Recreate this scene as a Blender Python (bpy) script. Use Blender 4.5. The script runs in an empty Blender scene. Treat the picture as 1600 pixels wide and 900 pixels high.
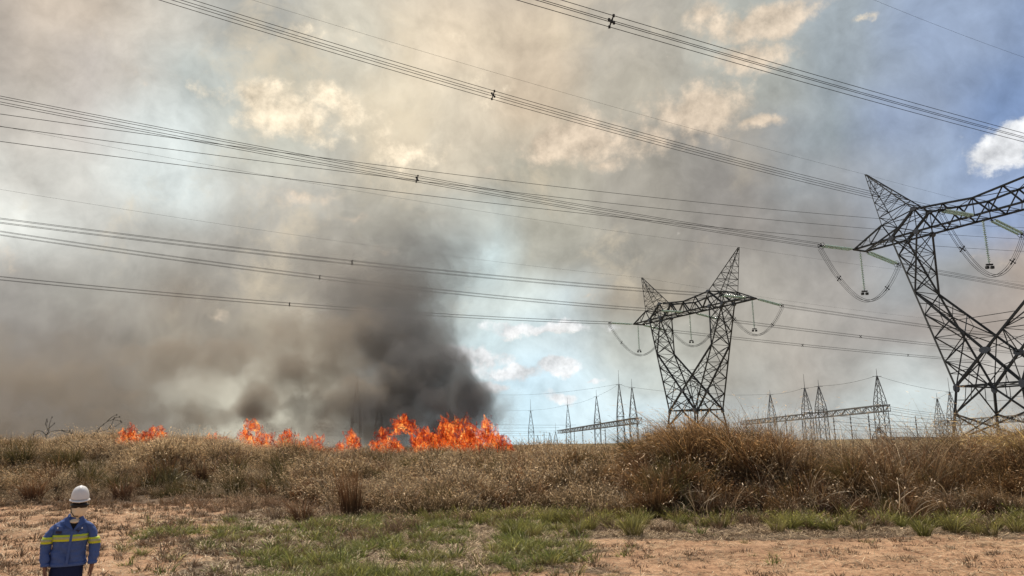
import bpy, bmesh, math, random
import numpy as np
from mathutils import Vector, Matrix, Quaternion, noise as mnoise
R = math.radians
PI = math.pi
rnd = random.Random(7)
sc = bpy.context.scene
col = sc.collection

# ------------------------------------------------------------------ camera
F_PX, PITCH, ROLL, CAM_H = 1182.6, R(11.66), R(-0.97), 2.15
cam_data = bpy.data.cameras.new('camera')
cam_data.sensor_width = 36.0
cam_data.lens = 36.0 * F_PX / 1600.0
cam_data.clip_start = 0.1
cam_data.clip_end = 20000
cam = bpy.data.objects.new('camera', cam_data)
col.objects.link(cam)
cam.matrix_world = (Matrix.Translation((0, 0, CAM_H)) @ Matrix.Rotation(PI / 2 + PITCH, 4, 'X')
                    @ Matrix.Rotation(ROLL, 4, 'Z'))
sc.camera = cam
sc.view_settings.view_transform = 'Standard'
sc.view_settings.look = 'None'
sc.view_settings.exposure = 0.0
sc.view_settings.gamma = 1.0
sc.cycles.use_denoising = True
sc.cycles.max_bounces = 6
sc.cycles.diffuse_bounces = 2
sc.cycles.glossy_bounces = 2
sc.cycles.transmission_bounces = 3
sc.cycles.transparent_max_bounces = 64
sc.cycles.volume_bounces = 1
sc.cycles.volume_step_rate = 1.0
sc.cycles.volume_max_steps = 128


def ray(px, py):
    x = (px - 800) / F_PX
    y = -(py - 450) / F_PX
    c, s = math.cos(ROLL), math.sin(ROLL)
    x, y = x * c - y * s, x * s + y * c
    return Vector((x, math.cos(PITCH) - y * math.sin(PITCH), math.sin(PITCH) + y * math.cos(PITCH)))


def at(px, py, Y):
    d = ray(px, py)
    return Vector((0, 0, CAM_H)) + d * (Y / d.y)


def azel(px, py):
    d = ray(px, py).normalized()
    return math.degrees(math.atan2(d.x, d.y)), math.degrees(math.asin(d.z))


def lin(c):
    return tuple((v / 255 / 12.92) if v / 255 <= 0.04045 else ((v / 255 + 0.055) / 1.055) ** 2.4 for v in c)


# ------------------------------------------------------------------ node helper
class NT:
    def __init__(self, tree):
        self.t = tree
        self.n = tree.nodes
        self.l = tree.links

    def node(self, typ, **kw):
        nd = self.n.new(typ)
        for k, v in kw.items():
            setattr(nd, k, v)
        return nd

    def put(self, sock, v):
        if v is None:
            return
        if isinstance(v, bpy.types.NodeSocket):
            self.l.new(v, sock)
        elif isinstance(v, (tuple, list)) and sock.type == 'RGBA' and len(v) == 3:
            sock.default_value = (*v, 1)
        else:
            sock.default_value = v

    def m(self, op, a, b=None, c=None, clamp=False):
        nd = self.node('ShaderNodeMath', operation=op, use_clamp=clamp)
        for i, v in enumerate((a, b, c)):
            if v is not None:
                self.put(nd.inputs[i], v)
        return nd.outputs[0]

    def v(self, op, a, b=None, s=None):
        nd = self.node('ShaderNodeVectorMath', operation=op)
        self.put(nd.inputs[0], a)
        if b is not None:
            self.put(nd.inputs[1], b)
        if s is not None:
            self.put(nd.inputs['Scale'], s)
        return nd.outputs['Value'] if op in ('LENGTH', 'DOT_PRODUCT', 'DISTANCE') else nd.outputs[0]

    def noise(self, vec, scale, detail=2, rough=0.5, dist=0.0, color=False):
        nd = self.node('ShaderNodeTexNoise')
        self.put(nd.inputs['Vector'], vec)
        nd.inputs['Scale'].default_value = scale
        nd.inputs['Detail'].default_value = detail
        nd.inputs['Roughness'].default_value = rough
        nd.inputs['Distortion'].default_value = dist
        return nd.outputs['Color'] if color else nd.outputs[0]

    def mix(self, f, a, b, mode='MIX'):
        nd = self.node('ShaderNodeMix', data_type='RGBA', blend_type=mode)
        self.put(nd.inputs[0], f)
        self.put(nd.inputs[6], a)
        self.put(nd.inputs[7], b)
        return nd.outputs[2]

    def ramp(self, f, stops, interp='LINEAR'):
        nd = self.node('ShaderNodeValToRGB')
        cr = nd.color_ramp
        cr.interpolation = interp
        while len(cr.elements) < len(stops):
            cr.elements.new(0.5)
        for e, (p, c) in zip(cr.elements, stops):
            e.position = p
        for e, (p, c) in zip(cr.elements, stops):
            e.color = (*c, 1) if len(c) == 3 else c
        self.put(nd.inputs[0], f)
        return nd.outputs[0]

    def step(self, x, a, b, lo=0.0, hi=1.0):
        nd = self.node('ShaderNodeMapRange', interpolation_type='SMOOTHSTEP')
        self.put(nd.inputs[0], x)
        nd.inputs[1].default_value = a
        nd.inputs[2].default_value = b
        nd.inputs[3].default_value = lo
        nd.inputs[4].default_value = hi
        return nd.outputs[0]

    def comb(self, x, y, z):
        nd = self.node('ShaderNodeCombineXYZ')
        for i, v in enumerate((x, y, z)):
            self.put(nd.inputs[i], v)
        return nd.outputs[0]

    def sep(self, v):
        nd = self.node('ShaderNodeSeparateXYZ')
        self.put(nd.inputs[0], v)
        return nd.outputs


# ------------------------------------------------------------------ sky
SUN_AZ, SUN_EL = R(-24), R(52)       # azimuth measured from +Y towards +X
world = bpy.data.worlds.new('World')
sc.world = world
world.use_nodes = True
w = NT(world.node_tree)
w.n.clear()
out = w.node('ShaderNodeOutputWorld')
bg = w.node('ShaderNodeBackground')
SKY_STRENGTH = 0.1
bg.inputs[1].default_value = SKY_STRENGTH
w.l.new(bg.outputs[0], out.inputs[0])
nish = w.node('ShaderNodeTexSky', sky_type='NISHITA')
nish.sun_disc = False
nish.sun_elevation = SUN_EL
nish.sun_rotation = SUN_AZ
nish.dust_density = 2.0
nish.air_density = 1.2
tc = w.node('ShaderNodeTexCoord')
D = tc.outputs['Generated']
warp = w.v('SCALE', w.v('SUBTRACT', w.noise(D, 5.0, 4, 0.55, color=True), (0.5, 0.5, 0.5)), s=0.09)
Dw = w.v('NORMALIZE', w.v('ADD', D, warp))


def azel_nodes(vec):
    x, y, z = w.sep(vec)
    a = w.m('MULTIPLY', w.m('ARCTAN2', x, y), 180 / PI)
    e = w.m('MULTIPLY', w.m('ARCSINE', z), 180 / PI)
    return a, e


AZ, EL = azel_nodes(Dw)
SKYPTS = [
 (0,50,172,164,156),(100,30,198,184,168),(250,60,198,190,178),(60,110,192,182,170),(400,30,172,172,166),(320,110,188,194,190),
 (560,40,202,196,180),(700,60,220,204,180),(850,60,204,188,166),(1000,60,184,178,166),(1180,80,176,178,170),(1300,60,162,172,178),
 (1500,40,150,166,192),(1590,140,132,156,196),(1400,200,150,165,190),(1300,180,154,164,170),(150,150,188,182,176),
 (430,200,203,203,190),(250,260,212,220,218),(60,260,203,200,192),(0,330,222,224,218),(120,330,196,196,190),(450,300,188,185,176),
 (600,180,215,203,180),(700,220,205,194,174),(850,180,205,188,165),(620,300,178,174,162),(850,280,184,180,165),(1000,300,163,158,148),
 (1150,300,150,146,141),(1000,150,180,174,160),(1250,300,154,158,160),(1400,300,158,168,182),(1500,300,158,175,200),(1590,290,150,170,205),
 (850,380,174,170,156),(780,410,200,214,214),(950,400,158,155,146),(1150,400,155,150,144),(1300,360,148,145,142),(1450,420,160,164,166),
 (1590,430,172,160,150),(0,450,160,156,150),(150,430,172,169,161),(350,420,166,162,154),(500,420,168,162,151),(800,480,205,214,210),
 (900,520,198,211,214),(1000,480,174,164,148),(1200,480,174,169,160),(1300,450,164,160,155),(1500,500,168,158,150),(1250,560,178,172,163),
 (850,600,202,225,236),(950,640,208,226,232),(800,660,196,221,231),(770,560,200,218,222),(1000,560,194,198,190),(1200,640,184,189,188),(1450,650,192,202,202),
 (1150,560,170,165,154),(1580,600,184,180,174),(0,600,128,120,113),(200,600,122,116,108),(400,560,140,130,118),(390,620,208,204,186),(285,560,172,166,152),(440,560,165,158,142),
 (100,540,138,132,125),(300,500,150,142,131),(600,500,120,117,112),(650,600,110,107,104),(740,500,190,200,198),(750,600,190,205,208),
 (200,690,120,116,110),(1000,690,200,215,220)]
spts = []
for p in SKYPTS:
    c_ = np.array(lin(p[2:]))
    lum = float(c_ @ np.array([.21, .72, .07]))
    spts.append((*azel(p[0], p[1]), c_ * 1.07 * (lum / .45) ** .2))


def sky_color(a, e):
    W, C = 0.0, np.zeros(3)
    for (pa, pe, c) in spts:
        d2 = ((a - pa) ** 2 + (e - pe) ** 2) / 3.0 ** 2
        k = 1.0 / (d2 + 0.12) ** 2.2
        W += k
        C = C + k * c
    return C / W


AMAX = 44.0
azs = [-AMAX + i * (2 * AMAX) / 27 for i in range(28)]
els = [0, 2, 4.5, 7.5, 10.5, 14, 17.5, 21, 25, 29, 33]
fa = w.m('MULTIPLY_ADD', AZ, 1 / (2 * AMAX), 0.5, clamp=True)
rowcol = None
for j, e_ in enumerate(els):
    rc = w.ramp(fa, [((a_ + AMAX) / (2 * AMAX), tuple(sky_color(a_, e_))) for a_ in azs])
    if rowcol is None:
        rowcol = rc
    else:
        rowcol = w.mix(w.step(EL, els[j - 1], e_), rowcol, rc)
# texture inside the veil: billows, lit on the side of the sun
sun_dir = Vector((math.sin(SUN_AZ) * math.cos(SUN_EL), math.cos(SUN_AZ) * math.cos(SUN_EL), math.sin(SUN_EL)))
nA = w.noise(Dw, 7.0, 7, 0.6)
nB = w.noise(w.v('ADD', Dw, tuple(sun_dir * 0.02)), 7.0, 7, 0.6)
relief = w.m('MULTIPLY', w.m('SUBTRACT', nA, nB), 1.5)
amp = w.m('ADD', w.m('ADD', relief, w.m('MULTIPLY', w.m('SUBTRACT', w.noise(Dw, 3.2, 5, 0.6), 0.5), 0.26)), 1.0)
veil = w.v('MULTIPLY', rowcol, w.comb(amp, amp, amp))
# sunlit wisps inside the smoke veil, fading out towards the clear side
wn = w.noise(Dw, 6.0, 8, 0.66)
wisp = w.step(wn, .50, .72, 0, .62)
wisp = w.m('MULTIPLY', wisp, w.step(AZ, 24, 8))
wisp = w.m('MULTIPLY', wisp, w.step(EL, 5, 14))
veil = w.mix(wisp, veil, lin((236, 220, 192)))
gloom = w.m('MULTIPLY', w.step(w.noise(Dw, 4.2, 7, 0.62), .50, .70, 0, .42), w.step(AZ, 30, 18))
veil = w.mix(gloom, veil, w.v('MULTIPLY', veil, (.78, .77, .76)))

CLOUDS = [  # px, py, half width, half height, strength, colour
 (395,148,58,24,1.0,'w'),(455,185,75,36,1.0,'w'),(530,160,60,30,.85,'w'),(640,235,110,40,.62,'w'),(520,60,110,34,.5,'w'),(740,130,90,40,.45,'w'),(600,215,90,60,.45,'w'),(1085,172,80,34,1.2,'p'),(1010,215,120,36,.85,'p'),(890,222,95,32,1.1,'p'),
 (950,250,50,14,.8,'p'),(1200,32,95,26,1.2,'p'),(1110,15,50,24,.8,'p'),(1170,100,70,26,.85,'p'),(1182,196,26,10,1.,'p'),(1343,30,22,8,.9,'w'),
 (1556,236,40,22,1.1,'c'),(1592,205,24,16,1.,'c'),(850,515,85,11,.85,'w'),(802,580,44,14,1.1,'c'),(868,573,46,12,1.1,'c'),(745,556,50,13,1.1,'c'),(850,512,95,11,1.1,'c'),
 (885,618,26,8,1.05,'c'),(770,604,34,9,1.0,'c'),(930,600,24,7,.9,'c'),(480,310,52,18,.7,'p'),(540,345,40,12,.6,'p'),(915,466,36,12,.7,'p'),(25,395,40,20,.6,'p'),(340,500,34,14,.6,'p'),(300,62,60,24,.45,'p'),
 (760,270,18,14,.6,'p'),(560,395,45,12,.5,'p'),(1580,415,40,20,.4,'p'),(760,60,90,50,.35,'w'),(200,60,80,50,.35,'p'),(1275,645,30,8,.6,'c'),(770,600,22,8,.7,'c')]
AZ2, EL2 = azel_nodes(w.v('NORMALIZE', w.v('ADD', D, w.v('SCALE', w.v('SUBTRACT', w.noise(D, 16.0, 5, 0.62, color=True), (0.5, 0.5, 0.5)), s=0.05))))
P2 = w.comb(AZ2, EL2, 0.0)
acc = {}
for (px, py, rx, ry, st, kk) in CLOUDS:
    a, e = azel(px, py)
    kx = 57.3 / F_PX * rx * 1.25
    ky = 57.3 / F_PX * ry * 1.25
    dv = w.v('MULTIPLY', w.v('SUBTRACT', P2, (a, e, 0)), (1 / kx, 1 / ky, 0))
    g = w.m('MULTIPLY', w.m('SUBTRACT', 1.0, w.m('MULTIPLY', w.v('LENGTH', dv), 0.62), clamp=True), st)
    acc[kk] = g if kk not in acc else w.m('MAXIMUM', acc[kk], g)
cn = w.noise(D, 17.0, 9, 0.64)
cnB = w.noise(w.v('ADD', D, (0.006, 0.0, -0.012)), 17.0, 9, 0.64)
shade = w.m('MULTIPLY_ADD', w.m('SUBTRACT', cnB, cn), -2.0, 0.97)
CC = {'w': lin((255, 238, 210)), 'p': lin((232, 212, 188)), 'c': lin((240, 241, 242))}
CF = {'w': .92, 'p': .8, 'c': .9}
final = veil
for kk, g in acc.items():
    mask = w.step(w.m('ADD', g, w.m('MULTIPLY', w.m('SUBTRACT', cn, 0.5), 1.9)), 0.34, 0.74 if kk == 'c' else 0.9, 0, CF[kk])
    final = w.mix(mask, final, w.v('MULTIPLY', w.comb(shade, shade, shade), CC[kk]))
# above and beside the view the veil thins into the plain sky with loose cloud
skyb = w.v('SCALE', nish.outputs[0], s=SKY_STRENGTH)
high = w.mix(w.step(w.noise(D, 2.6, 5, 0.6), 0.38, 0.68, 0.25, 0.8), skyb, (0.36, 0.34, 0.32))
AZu, ELu = azel_nodes(D)
side = w.m('MAXIMUM', w.step(ELu, 30, 42), w.step(w.m('ABSOLUTE', AZu), 42, 60))
final = w.mix(side, final, high)
w.l.new(w.v('SCALE', final, s=1 / SKY_STRENGTH), bg.inputs[0])

sun = bpy.data.lights.new('sun', 'SUN')
sun.energy = 4.6
sun.angle = R(0.6)
sun.color = (1.0, 0.88, 0.72)
so = bpy.data.objects.new('sun', sun)
col.objects.link(so)
so.rotation_euler = Vector(-sun_dir).to_track_quat('-Z', 'Y').to_euler()


# ------------------------------------------------------------------ object helpers
def mesh_obj(name, verts, faces, mat=None, parent=None, smooth=False, data_name=None):
    me = bpy.data.meshes.new(data_name or name)
    me.from_pydata([tuple(v) for v in verts], [], faces)
    me.validate()
    if smooth:
        me.polygons.foreach_set('use_smooth', [True] * len(me.polygons))
    me.update()
    o = bpy.data.objects.new(name, me)
    if mat:
        me.materials.append(mat)
    col.objects.link(o)
    if parent:
        o.parent = parent
    return o


def tag(o, label, cat=None, group=None, kind=None):
    if label:
        o['label'] = label
    if cat:
        o['category'] = cat
    if group:
        o['group'] = group
    if kind:
        o['kind'] = kind
    return o


def empty(name, loc=(0, 0, 0), rz=0.0):
    o = bpy.data.objects.new(name, None)
    o.location = loc
    o.rotation_euler = (0, 0, rz)
    o.empty_display_size = 0.2
    col.objects.link(o)
    return o


def newmat(name):
    m = bpy.data.materials.new(name)
    m.use_nodes = True
    nt = NT(m.node_tree)
    nt.n.clear()
    o = nt.node('ShaderNodeOutputMaterial')
    return m, nt, o


def pbr(name, color, rough=0.7, metal=0.0, nscale=8.0, namp=0.25, bump=0.0, spec=0.4, coord='Object'):
    m, t, o = newmat(name)
    b = t.node('ShaderNodeBsdfPrincipled')
    tcn = t.node('ShaderNodeTexCoord').outputs[coord]
    n = t.noise(tcn, nscale, 5, 0.6)
    k = t.m('MULTIPLY_ADD', t.m('SUBTRACT', n, 0.5), namp * 2, 1.0)
    t.l.new(t.v('MULTIPLY', tuple(color), t.comb(k, k, k)), b.inputs['Base Color'])
    b.inputs['Roughness'].default_value = rough
    b.inputs['Metallic'].default_value = metal
    b.inputs['Specular IOR Level'].default_value = spec
    if bump:
        bn = t.node('ShaderNodeBump')
        bn.inputs['Strength'].default_value = bump
        bn.inputs['Distance'].default_value = 0.02
        t.l.new(t.noise(tcn, nscale * 3, 4, 0.6), bn.inputs['Height'])
        t.l.new(bn.outputs[0], b.inputs['Normal'])
    t.l.new(b.outputs[0], o.inputs[0])
    return m


class MB:
    """collects boxes, bars and tubes for one mesh"""
    def __init__(self):
        self.v, self.f = [], []

    def add(self, vs, fs):
        k = len(self.v)
        self.v += [tuple(p) for p in vs]
        self.f += [tuple(i + k for i in f) for f in fs]

    def bar(self, p, q, w_, h_=None):
        p, q = Vector(p), Vector(q)
        d = q - p
        if d.length < 1e-6:
            return
        h_ = h_ or w_
        a = d.orthogonal().normalized() if abs(d.normalized().z) > .98 else d.cross(Vector((0, 0, 1))).normalized()
        b = d.cross(a).normalized()
        vs = []
        for e in (p, q):
            for (i, j) in ((-1, -1), (1, -1), (1, 1), (-1, 1)):
                vs.append(e + a * (w_ / 2 * i) + b * (h_ / 2 * j))
        self.add(vs, [(0, 1, 2, 3), (7, 6, 5, 4), (0, 4, 5, 1), (1, 5, 6, 2), (2, 6, 7, 3), (3, 7, 4, 0)])

    def box(self, c, s, rot=None):
        c = Vector(c)
        vs = []
        for i in (-1, 1):
            for j in (-1, 1):
                for k in (-1, 1):
                    p = Vector((i * s[0] / 2, j * s[1] / 2, k * s[2] / 2))
                    if rot:
                        p = rot @ p
                    vs.append(c + p)
        self.add(vs, [(0, 1, 3, 2), (4, 6, 7, 5), (0, 4, 5, 1), (2, 3, 7, 6), (0, 2, 6, 4), (1, 5, 7, 3)])

    def tube(self, pts, r, n=5, caps=True):
        pts = [Vector(p) for p in pts]
        rr = r if isinstance(r, (list, tuple)) else [r] * len(pts)
        k0 = len(self.v)
        for i, p in enumerate(pts):
            d = (pts[min(i + 1, len(pts) - 1)] - pts[max(i - 1, 0)])
            d = d.normalized() if d.length > 1e-9 else Vector((0, 0, 1))
            a = d.cross(Vector((0, 0, 1)))
            a = a.normalized() if a.length > .05 else Vector((1, 0, 0)) - d * d.x
            a = a.normalized()
            b = d.cross(a)
            for j in range(n):
                t = 2 * PI * j / n
                self.v.append(tuple(p + (a * math.cos(t) + b * math.sin(t)) * rr[i]))
        for i in range(len(pts) - 1):
            for j in range(n):
                a0 = k0 + i * n + j
                a1 = k0 + i * n + (j + 1) % n
                self.f.append((a0, a1, a1 + n, a0 + n))
        if caps:
            self.f.append(tuple(k0 + j for j in range(n))[::-1])
            self.f.append(tuple(k0 + (len(pts) - 1) * n + j for j in range(n)))

    def rings(self, rings, closed_ends=True):
        n = len(rings[0])
        k0 = len(self.v)
        for r_ in rings:
            self.v += [tuple(p) for p in r_]
        for i in range(len(rings) - 1):
            for j in range(n):
                a0 = k0 + i * n + j
                a1 = k0 + i * n + (j + 1) % n
                self.f.append((a0, a1, a1 + n, a0 + n))
        if closed_ends:
            self.f.append(tuple(k0 + j for j in range(n))[::-1])
            self.f.append(tuple(k0 + (len(rings) - 1) * n + j for j in range(n)))

    def build(self, name, mat, parent=None, smooth=False):
        return mesh_obj(name, self.v, self.f, mat, parent, smooth)


# ------------------------------------------------------------------ terrain
def interp(x, xs, ys):
    return np.interp(x, xs, ys)


def sstep(t):
    t = np.clip(t, 0, 1)
    return t * t * (3 - 2 * t)


RS = np.random.RandomState(3)
LAT = RS.rand(64, 64)


def vnoise(x, y, scale):
    x = np.asarray(x, float) / scale + 100
    y = np.asarray(y, float) / scale + 100
    xi, yi = np.floor(x).astype(int), np.floor(y).astype(int)
    fx, fy = x - xi, y - yi
    fx, fy = fx * fx * (3 - 2 * fx), fy * fy * (3 - 2 * fy)
    g = lambda i, j: LAT[i % 64, j % 64]
    return (g(xi, yi) * (1 - fx) * (1 - fy) + g(xi + 1, yi) * fx * (1 - fy) + g(xi, yi + 1) * (1 - fx) * fy + g(xi + 1, yi + 1) * fx * fy)


def fbm(x, y, scale, o=4):
    t, a, s = 0, 0.5, 0
    for i in range(o):
        t = t + a * vnoise(x, y, scale / 2 ** i)
        s += a
        a *= 0.5
    return t / s


def foot(x):          # where the rough grass begins
    f = interp(x, [-40, -15, -9, -5, 0, 4, 10, 20], [36, 35.5, 31, 24.5, 23.5, 21.5, 20.5, 20])
    return f + .45 * np.sin(np.asarray(x) * .95 + 1) + .3 * np.sin(np.asarray(x) * 2.3)


def height(x, y):
    x = np.asarray(x, float)
    y = np.asarray(y, float)
    s = x / np.maximum(y, 6)
    top = interp(s, [-.75, -.45, -.37, -.33, -.2, -.1, 0, .08, .14, .19, .25, .33, .39, .45, .52, .6, .7],
                 [1.95, 1.85, 1.55, 1.1, .9, .9, .85, .75, .75, 1.2, 1.3, 1.1, .68, .5, .6, .9, .95])
    f = foot(x)
    ramp_len = interp(s, [-.5, -.2, 0, .15], [16, 18, 14, 5.0])
    h = top * sstep((y - f) / ramp_len)
    h = h - (top + 6.0) * sstep((y - 62) / 90) 
    h = h + (fbm(x, y, 6, 3) - .5) * .35 * sstep((y - f + 2) / 6)
    bank = sstep((s - .1) / .08) * sstep((y - f) / 1.5) * (1 - sstep((y - 34) / 8))
    h = h + ((fbm(x + 3, y, 1.9, 3) - .5) * 1.0) * bank * 1.25
    h = h + (fbm(x + 40, y, 3.0, 3) - .5) * .7 * sstep((y - f) / 3) * (1 - bank) * (1 - sstep((y - 60) / 10))
    near = 1 - sstep((y - 60) / 30)
    h = h + ((fbm(x, y, .9, 4) - .5) * .07 + (fbm(x + 9, y, 3.5, 2) - .5) * .10) * near
    return h


def track_mask(x, y):
    """1 where the reddish soil lies bare: right foreground, left foreground, and the path on the left"""
    n = (fbm(x + 31, y * 1.6, 2.6, 4) - .5) * 5.0
    right = sstep((x - 0.2 + (y - 14.0) * -.15 + n * .8) / 2.0) * sstep((18.3 + n * .45 - y) / 1.6)
    bot = sstep((13.9 + n * .12 - y) / .8)
    left = sstep((-5.6 - (y - 16) * .25 + n * .6 - x) / 1.8) * sstep((33.5 + n * .3 - y) / 2.5)
    path = sstep(1.2 - np.abs(y - (29.5 + (x + 9) * .12) + n * .25) / 1.7) * sstep((-1.6 - x) / 2.5)
    return np.clip(np.maximum(np.maximum(right, bot), np.maximum(left, path)), 0, 1)


ss = np.concatenate([np.linspace(-3.2, -.95, 30), np.linspace(-.92, .92, 520), np.linspace(.95, 3.2, 30)])
yy = np.concatenate([np.linspace(4, 11, 24)[:-1], 11 * np.exp(np.linspace(0, math.log(62 / 11), 400)), 62 * np.exp(np.linspace(.02, math.log(9000 / 62), 90))])
S, Y = np.meshgrid(ss, yy)
X = S * Y
Z = height(X, Y)
nr, nc = X.shape
verts = np.stack([X, Y, Z], -1).reshape(-1, 3)
idx = np.arange(nr * nc).reshape(nr, nc)
quads = np.stack([idx[:-1, :-1], idx[:-1, 1:], idx[1:, 1:], idx[1:, :-1]], -1).reshape(-1, 4)
# wide apron beside and behind the camera
ap = np.array([[-9000, -3000, -.03], [9000, -3000, -.03], [9000, 4.2, -.03], [-9000, 4.2, -.03]])
side_l = np.array([[-9000 * 3.2, 4.2, -.1], [-12.8, 4.2, -.1], [-9000 * 3.2, 9000, -6]])
verts = np.concatenate([verts, ap])
me = bpy.data.meshes.new('ground')
nq = len(quads) + 1
me.vertices.add(len(verts))
me.vertices.foreach_set('co', verts.ravel())
allq = np.concatenate([quads, [[nr * nc, nr * nc + 1, nr * nc + 2, nr * nc + 3]]])
me.loops.add(nq * 4)
me.loops.foreach_set('vertex_index', allq.ravel().astype(np.int32))
me.polygons.add(nq)
me.polygons.foreach_set('loop_start', np.arange(nq, dtype=np.int32) * 4)
me.update(calc_edges=True)
me.polygons.foreach_set('use_smooth', [True] * nq)
grass_shade = sstep((Y - foot(X) - .3) / .9)  # area under the rough grass where shade is painted into the ground colour
dirt_shade = np.concatenate([(track_mask(X, Y) * (1 - grass_shade) - grass_shade).ravel(), [1, 1, 1, 1]])
at_ = me.attributes.new('dirt_shade', 'FLOAT', 'POINT')
at_.data.foreach_set('value', dirt_shade.astype(np.float32))

gm, t, o = newmat('soil_and_litter')
b = t.node('ShaderNodeBsdfPrincipled')
pos = t.node('ShaderNodeNewGeometry').outputs['Position']
da = t.node('ShaderNodeAttribute', attribute_name='dirt_shade').outputs['Fac']
n1 = t.noise(pos, 1.1, 6, .62)
n2 = t.noise(pos, 7.0, 6, .68)
n3 = t.noise(pos, 38.0, 3, .6)
soil = t.ramp(t.m('ADD', t.m('MULTIPLY', n1, .5), t.m('MULTIPLY', n2, .5)),
              [(.36, (.17, .095, .052)), (.44, (.39, .23, .135)), (.53, (.55, .345, .21)), (.66, (.66, .45, .29))])
litter = t.ramp(t.m('ADD', t.m('MULTIPLY', n2, .6), t.m('MULTIPLY', n3, .4)),
                [(.36, (.04, .03, .02)), (.46, (.11, .08, .055)), (.55, (.22, .16, .11)), (.68, (.42, .33, .24))])
fac = t.step(t.m('ADD', da, t.m('MULTIPLY', t.m('SUBTRACT', t.noise(pos, 2.3, 6, .7), .5), 1.5)), .35, .62)
c = t.mix(fac, litter, soil)
c = t.mix(t.step(da, -.2, -.8), c, (.075, .052, .03))  # litter darkened to stand in for shade between the tufts
c = t.mix(t.step(n3, .48, .62, 0, .6), c, (.13, .085, .06))
far = t.step(t.sep(pos)[1], 60, 120)
c = t.mix(far, c, t.ramp(t.noise(pos, .02, 4), [(.35, (.10, .085, .04)), (.6, (.2, .15, .08))]))
t.l.new(c, b.inputs['Base Color'])
b.inputs['Roughness'].default_value = .95
b.inputs['Specular IOR Level'].default_value = .15
bn = t.node('ShaderNodeBump')
bn.inputs['Strength'].default_value = .9
bn.inputs['Distance'].default_value = .05
t.l.new(t.m('ADD', t.m('MULTIPLY', n2, .7), t.m('MULTIPLY', t.noise(pos, 24, 5, .7), .45)), bn.inputs['Height'])
t.l.new(bn.outputs[0], b.inputs['Normal'])
t.l.new(b.outputs[0], o.inputs[0])
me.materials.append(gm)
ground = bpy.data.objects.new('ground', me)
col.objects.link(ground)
ground['kind'] = 'structure'
tag(ground, 'reddish bare soil and dry litter running back under the rough grass')


def gz(x, y):
    return float(height(x, y))


# ------------------------------------------------------------------ steel
steel = pbr('galvanised_steel', (.075, .08, .08), .55, .35, 1.2, .25)
steel_dark = pbr('weathered_steel', (.045, .05, .052), .6, .3, 1.2, .25)
steel_far = pbr('far_steel', (.22, .23, .24), .6, .3, 1.2, .2)  # substation steel, lightened so the colour carries distance haze
wire_mat = pbr('aluminium_wire', (.03, .03, .033), .8, .0, 2, .1, 0, .05)
plate_mat = pbr('gusset_plate_steel', (.17, .19, .21), .55, .3, 2, .2)
glass_ins, t, o = newmat('green_glass_insulator')
b = t.node('ShaderNodeBsdfPrincipled')
b.inputs['Base Color'].default_value = (.68, .82, .77, 1)
b.inputs['Roughness'].default_value = .12
b.inputs['Specular IOR Level'].default_value = .8
tr = t.node('ShaderNodeBsdfTranslucent')
tr.inputs[0].default_value = (.82, .95, .90, 1)
mx = t.node('ShaderNodeMixShader')
mx.inputs[0].default_value = .55
t.l.new(b.outputs[0], mx.inputs[1])
t.l.new(tr.outputs[0], mx.inputs[2])
t.l.new(mx.outputs[0], o.inputs[0])

# one angle-iron profile of unit size, scaled into every member
q_ = .14
prof = [(-.5, -.5), (.5, -.5), (.5, -.5 + q_), (-.5 + q_, -.5 + q_), (-.5 + q_, .5), (-.5, .5)]
vs = [(x, y, z) for z in (0, 1) for (x, y) in prof]
fs = [(0, 5, 4, 3), (0, 3, 2, 1), (6, 9, 10, 11), (6, 7, 8, 9)] + [(i, (i + 1) % 6, (i + 1) % 6 + 6, i + 6) for i in range(6)]
angle_me = bpy.data.meshes.new('angle_iron')
angle_me.from_pydata(vs, [], fs)
angle_me.materials.append(steel)
angle_dark = angle_me.copy()
angle_dark.materials.clear()
angle_dark.materials.append(steel_dark)


class Tower:
    """members are separate parts that share one angle-iron mesh"""
    def __init__(self, root):
        self.root = root
        self.items = []

    def mem(self, p, q, w_, name='brace', data=None):
        self.items.append((name, Vector(p), Vector(q), w_, data or angle_me))

    def flush(self, limit=295):
        by = {}
        for it in self.items:
            by.setdefault(it[0], []).append(it)
        for name, lst in by.items():
            lst.sort(key=lambda i: -(i[1] - i[2]).length * i[3])
            for (nm, p, q, w_, data) in lst[:limit]:
                o = bpy.data.objects.new(nm, data)
                d = q - p
                rot = d.to_track_quat('Z', 'X').to_matrix().to_4x4()
                o.matrix_basis = Matrix.Translation(p) @ rot @ Matrix.Diagonal((w_, w_, d.length, 1))
                o.parent = self.root
                col.objects.link(o)
            rest = lst[limit:]
            if rest:
                mb = MB()
                for (nm, p, q, w_, data) in rest:
                    mb.bar(p, q, w_, w_ * .5)
                r_ = mb.build(name + '_lattice', steel, self.root)
                r_['kind'] = 'stuff'


def lerp(a, b, t):
    return Vector(a) * (1 - t) + Vector(b) * t


def zig(T, c0, c1, w_, n, name='brace', horiz=True, start=0):
    """zigzag between two polylines given as functions of k in 0..n"""
    for k in range(n):
        a, b = (c0, c1) if (k + start) % 2 == 0 else (c1, c0)
        T.mem(a(k), b(k + 1), w_, name)
        if horiz and k > 0:
            T.mem(c0(k), c1(k), w_ * .8, name)


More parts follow.
